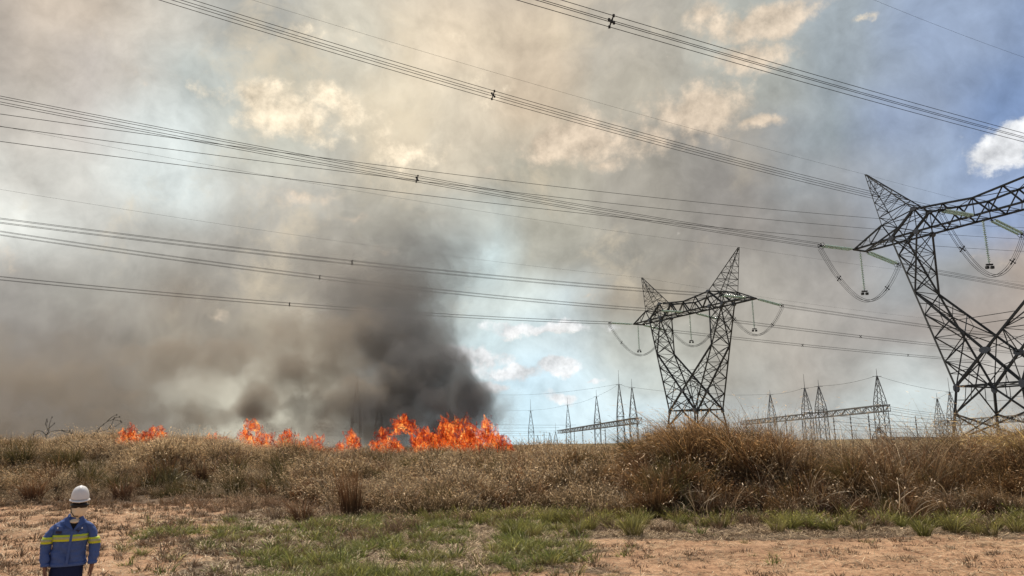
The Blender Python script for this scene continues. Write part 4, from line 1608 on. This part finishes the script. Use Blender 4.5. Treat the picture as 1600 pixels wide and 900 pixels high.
m_jacket = pbr('blue_twill', (.07, .125, .33), .85, 0, 5, .22, .7, .2)
m_trouser = cloth('navy_twill', (.012, .022, .07))
m_skin = pbr('skin', (.20, .10, .065), .6, 0, 12, .12)
m_cream = cloth('cream_knit', (.78, .67, .50), .9, 60, .1)
m_shell = pbr('hard_hat_plastic', (.74, .75, .76), .32, 0, 3, .04, 0, .5)
m_black = pbr('black_lens', (.006, .006, .008), .3, 0, 5, .1, 0, .35)
m_darkcloth = cloth('black_shirt', (.012, .013, .016))
m_lime = pbr('lime_band', (.55, .66, .04), .6, 0, 30, .1)
m_grey = pbr('reflective_grey', (.42, .44, .26), .45, .2, 20, .1)
m_boot = pbr('boot_leather', (.02, .018, .016), .6, 0, 10, .2)
m_white = pbr('white_button', (.75, .75, .75), .4)
m_red = pbr('logo_red', (.35, .10, .05), .6)
m_patch = pbr('name_patch', (.035, .03, .06), .8)


def V3(x, y, z):
    return Vector((x, y, z + z_off))


# the body: one skinned figure with five separate fingers on each hand
def make_body():
    vs, es, rad = [], [], []

    def add(p, r, parent=None):
        vs.append(V3(*p))
        rad.append(r if isinstance(r, tuple) else (r, r))
        if parent is not None:
            es.append((parent, len(vs) - 1))
        return len(vs) - 1
    pel = add((0, 0, .98), (.13, .10))
    wai = add((.01, 0, 1.14), (.12, .09), pel)
    che = add((.03, 0, 1.32), (.13, .10), wai)
    shc = add((.045, 0, 1.40), (.07, .06), che)
    nk = add((.075, -.005, 1.49), .048, shc)
    hd0 = add((.09, -.02, 1.56), (.06, .065), nk)
    hd1 = add((.10, -.02, 1.64), (.075, .085), hd0)
    add((.10, -.01, 1.71), (.07, .08), hd1)
    ns_ = add((.098, -.10, 1.60), .018, hd1)
    for sx, el, wr, hx in ((-1, (-.218, -.01, 1.22), (-.203, -.05, 1.045), -.198), (1, (.318, -.01, 1.23), (.298, -.05, 1.045), .292)):
        sh = add((.04 + sx * .150, 0, 1.385), .040, shc)
        e = add(el, .045, sh)
        f = add(((el[0] + wr[0]) / 2, -.03, (el[2] + wr[2]) / 2), .04, e)
        w_ = add(wr, (.026, .022), f)
        pm = add((hx, wr[1] - .01, .985), (.020, .036), w_)
        # fingers fan along y, thumb leaves the inner side near the wrist
        for k, (dy, ln, r_) in enumerate(((-.034, .068, .0088), (-.012, .078, .0092), (.010, .074, .009), (.030, .058, .0078))):
            a = add((hx, wr[1] - .01 + dy, .955), r_ * 1.15, pm)
            b_ = add((hx - sx * .006, wr[1] - .012 + dy * 1.1, .955 - ln * .5), r_, a)
            c_ = add((hx - sx * .024, wr[1] - .006 + dy * 1.1, .955 - ln * .95), r_ * .9, b_)
            add((hx - sx * .036, wr[1] + .0 + dy * 1.1, .955 - ln * 1.12), r_ * .75, c_)
        t0 = add((hx - sx * .012, wr[1] - .045, 1.0), .011, w_)
        t1 = add((hx - sx * .02, wr[1] - .07, .965), .0105, t0)
        add((hx - sx * .024, wr[1] - .078, .935), .009, t1)
        hp = add((sx * .095, 0, .92), .085, pel)
        kn = add((sx * .115, -.01, .50), .055, hp)
        an = add((sx * .125, .01, .09), .038, kn)
        add((sx * .135, -.12, .04), .035, an)
    me = bpy.data.meshes.new('body')
    me.from_pydata([tuple(v) for v in vs], es, [])
    o = bpy.data.objects.new('body', me)
    col.objects.link(o)
    o.parent = worker
    sk = o.modifiers.new('skin', 'SKIN')
    for i, d in enumerate(me.skin_vertices[0].data if me.skin_vertices else []):
        pass
    return o, rad


body, rad = make_body()
if not body.data.skin_vertices:
    bm = bmesh.new()
    bm.from_mesh(body.data)
    bm.verts.layers.skin.verify()
    bm.to_mesh(body.data)
    bm.free()
for d, r_ in zip(body.data.skin_vertices[0].data, rad):
    d.radius = r_
body.data.skin_vertices[0].data[0].use_root = True
sb = body.modifiers.new('sub', 'SUBSURF')
sb.levels = sb.render_levels = 2
body.data.materials.append(m_skin)


def loft(keys, n=36, steps=8, wr=0.0, seed=0, power=2.3):
    """keys: (cx, cy, cz, rx, ry); rings across z-like axis, interpolated smoothly"""
    K = np.array(keys, float)
    T_ = np.linspace(0, len(K) - 1, (len(K) - 1) * steps + 1)
    rings = []
    for t_ in T_:
        i = min(int(t_), len(K) - 2)
        f = t_ - i
        p0, p1, p2, p3 = K[max(i - 1, 0)], K[i], K[i + 1], K[min(i + 2, len(K) - 1)]
        q = .5 * ((2 * p1) + (-p0 + p2) * f + (2 * p0 - 5 * p1 + 4 * p2 - p3) * f * f + (-p0 + 3 * p1 - 3 * p2 + p3) * f ** 3)
        ring = []
        for j in range(n):
            a = 2 * PI * j / n
            ca, sa = math.cos(a), math.sin(a)
            ca_ = math.copysign(abs(ca) ** (2 / power), ca)
            sa_ = math.copysign(abs(sa) ** (2 / power), sa)
            p = V3(q[0] + ca_ * q[3], q[1] + sa_ * q[4], q[2])
            if wr:
                nv = mnoise.noise(Vector((p.x * 7 + seed, p.y * 7, p.z * 13 + p.x * 12))) + .6 * mnoise.noise(Vector((p.x * 22 + seed, p.y * 22, p.z * 30)))
                d = Vector((ca, sa, 0))
                p = p + d * wr * nv
            ring.append(p)
        rings.append(ring)
    return rings


TORSO = [(.028, 0, 1.045, .200, .135), (.028, 0, 1.10, .197, .135), (.03, 0, 1.2, .190, .135), (.034, 0, 1.3, .190, .14), (.036, 0, 1.37, .190, .134),
         (.038, 0, 1.42, .188, .118), (.048, 0, 1.455, .155, .1), (.06, 0, 1.485, .105, .085), (.068, 0, 1.51, .074, .074)]
mb = MB()
mb.rings(loft(TORSO, 60, 12, .022, 1))
mb.v = [tuple(v) for v in mb.v]
SL = [[(-.075, 0, 1.452, .035, .055), (-.108, 0, 1.428, .055, .066), (-.158, 0, 1.37, .06, .072), (-.200, -.005, 1.30, .058, .070), (-.218, -.01, 1.22, .058, .068), (-.216, -.03, 1.13, .055, .062), (-.203, -.045, 1.05, .048, .054)],
      [(.165, 0, 1.452, .035, .055), (.2, 0, 1.430, .055, .066), (.245, 0, 1.37, .06, .072), (.282, -.005, 1.30, .058, .072), (.306, -.01, 1.22, .058, .07), (.306, -.03, 1.13, .056, .064), (.298, -.045, 1.05, .050, .056)]]
for i, s in enumerate(SL):
    mb.rings(loft(s, 32, 10, .016, 5 + i, 2.0))
jacket = mb.build('jacket', m_jacket, worker, True)
# hem and cuffs as slightly thicker rolled edges
for nm, key in (('hem', (.028, 0, 1.05, .206, .141)), ('cuff', (-.203, -.045, 1.056, .052, .058)), ('cuff', (.298, -.045, 1.056, .054, .060))):
    mb = MB()
    c = key
    mb.rings(loft([(c[0], c[1], c[2] - .018, c[3] - .006, c[4] - .006), (c[0], c[1], c[2] - .006, c[3], c[4]), (c[0], c[1], c[2] + .012, c[3] - .003, c[4] - .003)], 36, 3))
    mb.build(nm, m_jacket, jacket, True)
# collar flaps
mb = MB()
for s in (-1, 1):
    cx = .07
    rr = []
    for k in range(9):
        a = PI * (.5 if s > 0 else .5) + s * (PI * k / 8) * .92
        rr.append((cx + math.cos(a) * .082, math.sin(a) * .085 + .005))
    for k in range(8):
        (x0, y0), (x1, y1) = rr[k], rr[k + 1]
        h0, h1 = 1.545 - .045 * (k / 8), 1.545 - .045 * ((k + 1) / 8)
        o0, o1 = 1.18 + .12 * k / 8, 1.18 + .12 * (k + 1) / 8
        vs = [V3(x0, y0, h0), V3(x1, y1, h1), V3(cx + (x1 - cx) * o1, y1 * o1, h1 - .055 - .02 * (k + 1) / 8), V3(cx + (x0 - cx) * o0, y0 * o0, h0 - .055 - .02 * k / 8)]
        vs += [v + Vector((0, 0, -.006)) + Vector((-(v.x - cx), -v.y, 0)).normalized() * .006 for v in vs]
        mb.add(vs, [(0, 1, 2, 3), (7, 6, 5, 4), (0, 4, 5, 1), (3, 2, 6, 7), (0, 3, 7, 4), (1, 5, 6, 2)])
mb.build('collar', m_jacket, jacket, True)


def torso_front(x, z, lift=.004):
    """point on the front of the jacket"""
    K = np.array(TORSO)
    cx, rx, ry = (np.interp(z, K[:, 2], K[:, i]) for i in (0, 3, 4))
    u = min(abs((x - cx) / rx), .985)
    y = -ry * (1 - u ** 2.3) ** (1 / 2.3)
    return V3(x, y - lift, z)


def front_patch(name, x0, x1, z0, z1, mat, lift=.006, nx=6, nz=2, slope=0.0, parent=None, shear=0.0):
    mb = MB()
    P_ = [[torso_front(x0 + (x1 - x0) * i / nx + shear * k / nz, z0 + (z1 - z0) * k / nz + slope * i / nx, lift + .006) for i in range(nx + 1)] for k in range(nz + 1)]
    Q_ = [[torso_front(x0 + (x1 - x0) * i / nx + shear * k / nz, z0 + (z1 - z0) * k / nz + slope * i / nx, -.012) for i in range(nx + 1)] for k in range(nz + 1)]
    flat = [p for r_ in P_ for p in r_] + [p for r_ in Q_ for p in r_]
    n1_ = (nx + 1) * (nz + 1)
    ix = lambda k, i: k * (nx + 1) + i
    fs = []
    for k in range(nz):
        for i in range(nx):
            fs.append((ix(k, i), ix(k, i + 1), ix(k + 1, i + 1), ix(k + 1, i)))
    for i in range(nx):
        fs.append((ix(0, i), n1_ + ix(0, i), n1_ + ix(0, i + 1), ix(0, i + 1)))
        fs.append((ix(nz, i), ix(nz, i + 1), n1_ + ix(nz, i + 1), n1_ + ix(nz, i)))
    for k in range(nz):
        fs.append((ix(k, 0), ix(k + 1, 0), n1_ + ix(k + 1, 0), n1_ + ix(k, 0)))
        fs.append((ix(k, nx), n1_ + ix(k, nx), n1_ + ix(k + 1, nx), ix(k + 1, nx)))
    mb.add(flat, fs)
    return mb.build(name, mat, parent or jacket, False)


# yellow bands
def band(keys, sel, hgt, mat, grow, name, parent, n=44):
    K = np.array(keys)
    rings = []
    for dz_ in (-hgt / 2, -hgt / 2 + .002, hgt / 2 - .002, hgt / 2):
        z = sel + dz_
        order = np.argsort(K[:, 2])
        vals = [np.interp(z, K[order, 2], K[order, i]) for i in range(5)]
        g = grow if abs(dz_) < hgt / 2 else grow - .012
        rings.append(loft([(vals[0], vals[1], z, vals[3] + g, vals[4] + g)] * 2, n, 1, 0, 0, 2.3 if keys is TORSO else 2.0)[0])
    mb = MB()
    mb.rings(rings)
    return mb.build(name, mat, parent, True)


for keys, z in ((TORSO, 1.305), (SL[0], 1.285), (SL[1], 1.265)):
    bnd = band(keys, z, .064, m_lime, .013, 'yellow_band', jacket)
    # keep names/levels: the silver strip is a second band just proud of the first
    band(keys, z, .026, m_grey, .0155, 'silver_strip', jacket)
front_patch('placket', .012, .040, 1.055, 1.41, m_jacket, .010, 3, 10, 0, None, .03)
front_patch('pocket_flap', -.125, -.045, 1.395, 1.425, m_jacket, .011, 5, 2, -.012)
front_patch('pocket_flap', .095, .17, 1.405, 1.435, m_jacket, .011, 5, 2, -.03)
front_patch('button', -.112, -.098, 1.398, 1.412, m_white, .018, 2, 1)
front_patch('button', .15, .164, 1.388, 1.402, m_white, .018, 2, 1)
front_patch('name_patch', -.125, -.058, 1.352, 1.376, m_patch, .010, 5, 1)
front_patch('chest_logo', .095, .135, 1.372, 1.380, m_patch, .011, 3, 1, -.006)
front_patch('chest_logo', .112, .124, 1.356, 1.374, m_patch, .010, 2, 1)
# shirt in the V of the collar, and the two lapels beside it
mb = MB()
vs = [V3(.015, -.108, 1.462), V3(.12, -.108, 1.462), V3(.062, -.152, 1.385), V3(.02, -.05, 1.46), V3(.12, -.05, 1.46), V3(.06, -.10, 1.41)]
mb.add(vs, [(0, 2, 1), (3, 4, 5), (0, 1, 4, 3), (0, 3, 5, 2), (1, 2, 5, 4)])
mb.build('undershirt', m_darkcloth, worker)
for s_ in (-1, 1):
    f_ = lambda x, y, z: V3(.065 + s_ * x, y, z)
    mb = MB()
    vs = [f_(.070, -.075, 1.520), f_(.105, -.070, 1.488), f_(.110, -.112, 1.445), f_(.066, -.150, 1.415), f_(.004, -.164, 1.380), f_(.042, -.128, 1.445)]
    vs += [v + Vector((0, .014, -.006)) for v in vs]
    mb.add(vs, [(0, 1, 2, 3, 4, 5), (11, 10, 9, 8, 7, 6)] + [(k, (k + 1) % 6 + 6 if False else k + 6, (k + 1) % 6 + 6, (k + 1) % 6) for k in range(6)])
    mb.build('lapel', m_jacket, jacket)
# trousers
mb = MB()
mb.rings(loft([(.02, 0, .80, .175, .12), (.022, 0, .9, .182, .125), (.025, 0, 1.0, .178, .12), (.028, 0, 1.07, .17, .115)], 36, 5, .006, 3))
for s in (-1, 1):
    mb.rings(loft([(s * .135, 0, .07, .075, .085), (s * .125, 0, .3, .078, .085), (s * .115, 0, .5, .082, .09), (s * .105, 0, .7, .092, .105), (s * .095, 0, .88, .095, .115)], 26, 6, .008, 8 + s, 2.0))
mb.build('trousers', m_trouser, worker, True)
for s in (-1, 1):
    mb = MB()
    mb.rings(loft([(s * .138, -.05, .0, .055, .15), (s * .138, -.05, .03, .056, .15), (s * .138, -.035, .075, .052, .125), (s * .136, .0, .12, .05, .07), (s * .134, .01, .17, .05, .06)], 22, 4, 0))
    mb.build('boot', m_boot, worker, True)
# face cover: a fitted hood with a nose ridge, bunched at the neck
mb = MB()
rg = loft([(.068, -.022, 1.440, .060, .096), (.070, -.022, 1.458, .096, .108), (.074, -.014, 1.478, .078, .084), (.082, -.010, 1.495, .070, .072), (.09, -.030, 1.515, .074, .088), (.095, -.030, 1.545, .086, .098), (.099, -.026, 1.58, .090, .102), (.1, -.02, 1.62, .090, .102), (.1, -.012, 1.68, .076, .094), (.1, -.005, 1.73, .055, .07)], 30, 4, .003, 4, 2.1)
for r_ in rg:
    for i, p in enumerate(r_):
        z = p.z - z_off
        fx = abs(p.x - .098)
        if p.y < -.05 and fx < .02 and 1.555 < z < 1.62:
            p.y -= .026 * (1 - fx / .02) * math.sin((z - 1.555) / .065 * PI)
mb.rings(rg)
hood = mb.build('face_cover', m_cream, worker, True)
# goggles
mb = MB()
rings = []
for k in range(17):
    a = PI * (1.0 + k / 16)
    cx_, cy_ = .1 + .094 * math.cos(a), -.020 + .110 * math.sin(a)
    nrm = Vector((math.cos(a), math.sin(a), 0))
    hh = .027 if 2 < k < 14 else .010
    hh -= .006 if k == 8 else 0
    rings.append([V3(cx_, cy_, 1.616 + hh), V3(cx_, cy_, 1.616 + hh * .2) + nrm * .014, V3(cx_, cy_, 1.616 - hh * .8) + nrm * .010, V3(cx_, cy_, 1.616 - hh), V3(cx_, cy_, 1.62) - nrm * .02])
mb.rings(rings)
mb.build('goggles', m_black, worker, True)
# hard hat
hat = empty('hard_hat', (0, 0, 0))
bpy.data.objects.remove(hat)
mb = MB()
hc = (.098, -.012)
rings = []
for k in range(13):
    t_ = k / 12
    z = 1.676 + .128 * math.sin(t_ * PI / 2)
    r_ = math.cos(t_ * PI / 2) ** .75 if k < 12 else .02
    ring = []
    for j in range(40):
        a = 2 * PI * j / 40
        rx, ry = .104 * r_, .128 * r_
        x, y = hc[0] + rx * math.cos(a), hc[1] + ry * math.sin(a)
        rib = .006 * math.exp(-((x - hc[0]) / .014) ** 2) if t_ > .25 else 0
        ring.append(V3(x, y, z + rib - .18 * (y - hc[1]) * -.35))
    rings.append(ring)
mb.rings(rings)
hat = mb.build('hard_hat', m_shell, worker, True)
mb = MB()
rings = []
for (g, dz_) in ((-.004, .004), (.012, .002), (.022, -.004), (.021, -.010), (.010, -.008), (-.006, -.004)):
    ring = []
    for j in range(40):
        a = 2 * PI * j / 40
        fr = max(0, -math.sin(a)) ** 3
        x, y = hc[0] + (.104 + g * .6) * math.cos(a), hc[1] + (.128 + g * (1 + 1.4 * fr)) * math.sin(a)
        ring.append(V3(x, y, 1.672 + dz_ + .18 * (y - hc[1]) * .35 - (.006 * fr if g > 0 else 0)))
    rings.append(ring)
mb.rings(rings, False)
n_ = 40
mb.f += [(5 * n_ + j, 5 * n_ + (j + 1) % n_, (j + 1) % n_, j) for j in range(n_)]
mb.build('brim', m_shell, hat, True)


def hat_pt(dx, dz_, lift=.003):
    z = 1.733 + dz_
    t_ = math.asin(min(.99, (z - 1.676 + .02) / .128)) / (PI / 2)
    r_ = math.cos(t_ * PI / 2) ** .75
    x = dx
    u = x / (.104 * r_)
    return V3(hc[0] + x, hc[1] - .128 * r_ * math.sqrt(max(0, 1 - u * u)) - lift, z)


for (nm, x0, x1, z0, z1, mt) in (('logo_print', -.006, .034, .006, .011, m_red), ('logo_print', -.006, .004, -.012, .002, m_patch), ('logo_print', .007, .034, -.010, -.001, m_patch), ('logo_print', -.002, .030, -.019, -.016, m_red)):
    mb = MB()
    vs = [hat_pt(x0, z0), hat_pt(x1, z0), hat_pt(x1, z1), hat_pt(x0, z1)]
    vs += [v + Vector((0, .01, 0)) for v in vs]
    mb.add(vs, [(0, 1, 2, 3), (7, 6, 5, 4), (0, 4, 5, 1), (3, 2, 6, 7), (0, 3, 7, 4), (1, 5, 6, 2)])
    mb.build(nm, mt, hat)
# chin strap on the left of the picture
mb = MB()
mb.tube([V3(.010, -.045, 1.66), V3(.010, -.070, 1.60), V3(.020, -.092, 1.55), V3(.055, -.118, 1.512), V3(.10, -.124, 1.508)], .004, 5)
mb.build('chin_strap', m_darkcloth, hat)

# ------------------------------------------------------------------ flames
fm, t, o = newmat('flame')
pos = t.node('ShaderNodeNewGeometry').outputs['Position']
n1 = t.noise(t.v('MULTIPLY', pos, (1, 1, .5)), 2.4, 6, .7, 1.0)
n2 = t.noise(t.v('MULTIPLY', pos, (1, 1, .6)), 6.5, 4, .6, .5)
heat = t.node('ShaderNodeAttribute', attribute_name='heat').outputs['Fac']
hv = t.m('ADD', t.m('MULTIPLY', t.m('SUBTRACT', n1, .5), 3.6), heat)
colr = t.ramp(hv, [(.0, (.35, .025, .008)), (.18, (.9, .09, .016)), (.36, (1.0, .25, .04)), (.52, (1.0, .46, .10)), (.70, (1.0, .74, .32))])
em = t.node('ShaderNodeEmission')
t.l.new(colr, em.inputs[0])
t.l.new(t.m('MULTIPLY_ADD', hv, 1.5, .7), em.inputs[1])
trn = t.node('ShaderNodeBsdfTransparent')
mx = t.node('ShaderNodeMixShader')
edge = t.m('ADD', t.m('ADD', t.m('MULTIPLY', n2, .6), t.m('MULTIPLY', n1, .4)), t.m('MULTIPLY', t.m('SUBTRACT', heat, .5), .32))
t.l.new(t.step(edge, .27, .56, .0, .94), mx.inputs[0])
t.l.new(trn.outputs[0], mx.inputs[1])
t.l.new(em.outputs[0], mx.inputs[2])
t.l.new(mx.outputs[0], o.inputs[0])

for fi, (px0, px1, py0, py1, Yd, lab, dens, dim) in enumerate(FIRES):
    r_ = random.Random(50 + fi)
    a, b_ = at(px0, py0, Yd), at(px1, py0, Yd)
    top = at((px0 + px1) / 2, py1, Yd)
    W, H = b_.x - a.x, top.z - min(a.z, b_.z)
    cx = (a.x + b_.x) / 2
    floating = 'floating' in lab
    zb = (at(px0, py0, Yd).z) if floating else gz(cx, Yd)
    H = (top.z - zb) * 1.08
    mb = MB()
    heat_l = []
    n_l = int((30 + W * H * 7) * dens)
    big = 'largest' in lab
    for k in range(n_l):
        u = r_.uniform(-1, 1)
        env = (1 - abs(u) ** 3.5) * (.86 + .14 * math.sin(u * 5 + fi))
        if big:
            env = max(.25, (1 - abs(u + .05) ** 3)) * (.65 + .35 * math.sin(u * 4.4 + 1.2) ** 2)
        lo = r_.random() ** .8 * .8 * env * H
        ln = max(.35, r_.uniform(.25, .55) * env * H)
        if lo + ln > H * env * 1.03:
            ln = max(.25, H * env - lo)
        rad_ = r_.uniform(.16, .42) * (1.0 if H < 3 else 1.25) * (1 - .45 * lo / H)
        x = cx + u * W / 2
        y = Yd + r_.uniform(-.8, .8)
        ph = r_.uniform(0, 6)
        lean = r_.uniform(-.7, .3)
        pts, rr = [], []
        for j in range(7):
            t_ = j / 6
            pts.append(Vector((x + lean * ln * t_ + .16 * math.sin(ph + t_ * 5) * t_, y + .12 * math.cos(ph * 1.7 + t_ * 4) * t_, zb + lo + ln * t_)) - Vector((cx, Yd, zb)))
            rr.append(rad_ * (math.sin(PI * min(1, .12 + t_ * .88) ** .75) * .95 + .04) * (1 + .25 * math.sin(ph + 9 * t_)))
        k0 = len(mb.v)
        mb.tube(pts, rr, 6)
        hh = .86 - .45 * (lo / max(H, .1)) + r_.uniform(-.28, .22) - dim * .5
        heat_l += [hh - .28 * ((q_i // 6) / 6) + .08 for q_i in range(len(mb.v) - k0)]
    # roughen
    vv = []
    for p in mb.v:
        q = Vector(p)
        nv = mnoise.noise_vector(q * 2.2 + Vector((fi * 7, 0, 0)))
        nv2 = mnoise.noise_vector(q * 5.5 + Vector((0, fi * 7, 0)))
        vv.append(q + nv * .16 + nv2 * .07)
    mb.v = vv
    o = mb.build('flame', fm, None, True)
    at_ = o.data.attributes.new('heat', 'FLOAT', 'POINT')
    at_.data.foreach_set('value', np.array(heat_l, np.float32))
    o.location = (cx, Yd, zb)
    tag(o, lab, 'flame', 'flames along the burning grass line')

# ------------------------------------------------------------------ smoke
def smoke_volume(name, lo, hi, res, blobs, mat, label, nscale, contrast, warp_amt, thr=0.0):
    me = bpy.data.meshes.new(name)
    me.from_pydata([(0, 0, 0)], [], [])
    o = bpy.data.objects.new(name, me)
    col.objects.link(o)
    ng = bpy.data.node_groups.new(name + '_nodes', 'GeometryNodeTree')
    ng.interface.new_socket('Geometry', in_out='OUTPUT', socket_type='NodeSocketGeometry')
    t = NT(ng)
    go = t.node('NodeGroupOutput')
    vc_ = t.node('GeometryNodeVolumeCube')
    vc_.inputs['Min'].default_value = lo
    vc_.inputs['Max'].default_value = hi
    for i, k in enumerate(('Resolution X', 'Resolution Y', 'Resolution Z')):
        vc_.inputs[k].default_value = max(8, int((hi[i] - lo[i]) / res))
    pos = t.node('GeometryNodeInputPosition').outputs[0]
    wv = t.v('SCALE', t.v('SUBTRACT', t.noise(pos, nscale * .7, 2, .5, color=True), (.5, .5, .5)), s=warp_amt)
    pw = t.v('ADD', pos, wv)
    total = None
    for (c, r_, amp) in blobs:
        d = t.v('LENGTH', t.v('MULTIPLY', t.v('SUBTRACT', pw, tuple(c)), (1 / r_[0], 1 / r_[1], 1 / r_[2])))
        g = t.step(d, 1.15, .15, 0, 1)
        total = g if total is None else t.m('MAXIMUM', total, g)
    n = t.noise(pw, nscale, 8, .68)
    # billows: the shape is cut by the noise, so edges are firm and lobed
    g_ = t.m('ADD', total, t.m('MULTIPLY', t.m('SUBTRACT', n, .5), contrast * 2))
    cut = t.step(g_, thr, thr + .26, 0, 1)
    core = t.m('MULTIPLY_ADD', t.m('MAXIMUM', t.m('SUBTRACT', n, .38), 0.0), 4.0, .25)
    big = None
    for (c, r_, amp) in blobs:
        d = t.v('LENGTH', t.v('MULTIPLY', t.v('SUBTRACT', pw, tuple(c)), (1 / r_[0], 1 / r_[1], 1 / r_[2])))
        q = t.m('MULTIPLY', t.step(d, 1.15, .1, 0, 1), amp)
        big = q if big is None else t.m('MAXIMUM', big, q)
    dens = t.m('MULTIPLY', t.m('MULTIPLY', cut, core), big)
    t.put(vc_.inputs['Density'], dens)
    sm = t.node('GeometryNodeSetMaterial')
    sm.inputs['Material'].default_value = mat
    t.l.new(vc_.outputs[0], sm.inputs['Geometry'])
    t.l.new(sm.outputs[0], go.inputs[0])
    md = o.modifiers.new('smoke', 'NODES')
    md.node_group = ng
    tag(o, label, kind='stuff')
    return o


def smoke_mat(name, color, aniso=.3, absorb=None, rate=1.0):
    m, t, o = newmat(name)
    pv = t.node('ShaderNodeVolumePrincipled')
    pv.inputs['Color'].default_value = (*color, 1)
    pv.inputs['Density'].default_value = 1.0
    pv.inputs['Anisotropy'].default_value = aniso
    if absorb:
        pv.inputs['Absorption Color'].default_value = (*absorb, 1)
    t.l.new(pv.outputs[0], o.inputs['Volume'])
    try:
        m.cycles.volume_step_rate = rate
    except Exception:
        pass
    return m


def B(px, py, Yd, rx, rz, amp, ry=None):
    """ellipsoid given where it stands and its half sizes in metres at that distance"""
    c = at(px, py, Yd)
    k = Yd / F_PX
    return ((c.x, c.y, c.z), (rx * k, ry or rx * k, rz * k), amp)


dark = smoke_mat('black_smoke', (.20, .205, .215), .3, None, 2.0)
grey = smoke_mat('grey_smoke', (.41, .38, .345), .35, None, 2.0)
brown = smoke_mat('brown_smoke', (.36, .325, .285), .4, None, 2.0)
low_b = [B(762, 636, 52, 62, 60, .34, 3), B(715, 628, 54, 84, 74, 1.05, 4), B(690, 665, 55, 110, 44, .7, 4), B(668, 590, 60, 115, 92, .75, 6), B(600, 640, 58, 80, 56, .5, 4)]
smoke_volume('dark_smoke', (-16, 46, .5), (5, 70, 14), .21, low_b, dark, 'black smoke boiling up just over the right end of the fire line', .55, 1.35, 2.0, .44)
high_b = [B(640, 540, 70, 140, 100, .34, 9), B(600, 480, 84, 175, 110, .16, 11), B(650, 425, 98, 160, 95, .11, 11), B(692, 375, 112, 110, 85, .075, 10), B(590, 355, 114, 190, 80, .04, 10), B(480, 430, 100, 160, 80, .035, 10)]
smoke_volume('dark_smoke', (-44, 56, 4), (9, 126, 44), .42, high_b, dark, 'upper part of the black smoke column, leaning away and thinning out', .38, 1.3, 3.5, .42)
left_b = [B(590, 620, 60, 120, 80, .6, 5), B(510, 635, 62, 110, 65, .55, 4), B(405, 632, 60, 80, 50, .9, 4), B(455, 585, 64, 140, 60, .5, 5), B(330, 650, 61, 100, 44, .5, 4), B(300, 560, 66, 180, 64, .3, 5),
          B(530, 530, 68, 180, 90, .26, 6), B(190, 640, 62, 160, 56, .34, 4), B(80, 600, 64, 180, 70, .26, 4), B(-30, 660, 62, 160, 60, .26, 4), B(560, 665, 60, 160, 40, .5, 3), B(460, 668, 60, 110, 30, .5, 3)]
smoke_volume('brown_smoke', (-62, 54, .5), (-4, 76, 20), .26, left_b, brown, 'torn brown smoke rolling left along the whole fire line', .42, 1.7, 2.6, .58)
bank_b = [B(560, 560, 75, 150, 110, .05, 10), B(430, 540, 75, 150, 90, .04, 10), B(300, 570, 78, 170, 110, .04, 10), B(120, 590, 78, 200, 130, .08, 10), B(-60, 590, 78, 200, 140, .09, 10),
          B(520, 685, 68, 200, 50, .14, 6), B(120, 680, 74, 260, 60, .13, 8), B(775, 650, 62, 75, 64, .12, 4), B(560, 450, 78, 160, 90, .04, 10), B(250, 480, 80, 250, 60, .03, 8), B(620, 690, 66, 200, 60, .24, 5)]
smoke_volume('grey_smoke', (-68, 56, .5), (8, 92, 29), .46, bank_b, grey, 'bank of brownish grey smoke drifting left behind the flames', .36, 1.2, 4.0, .44)
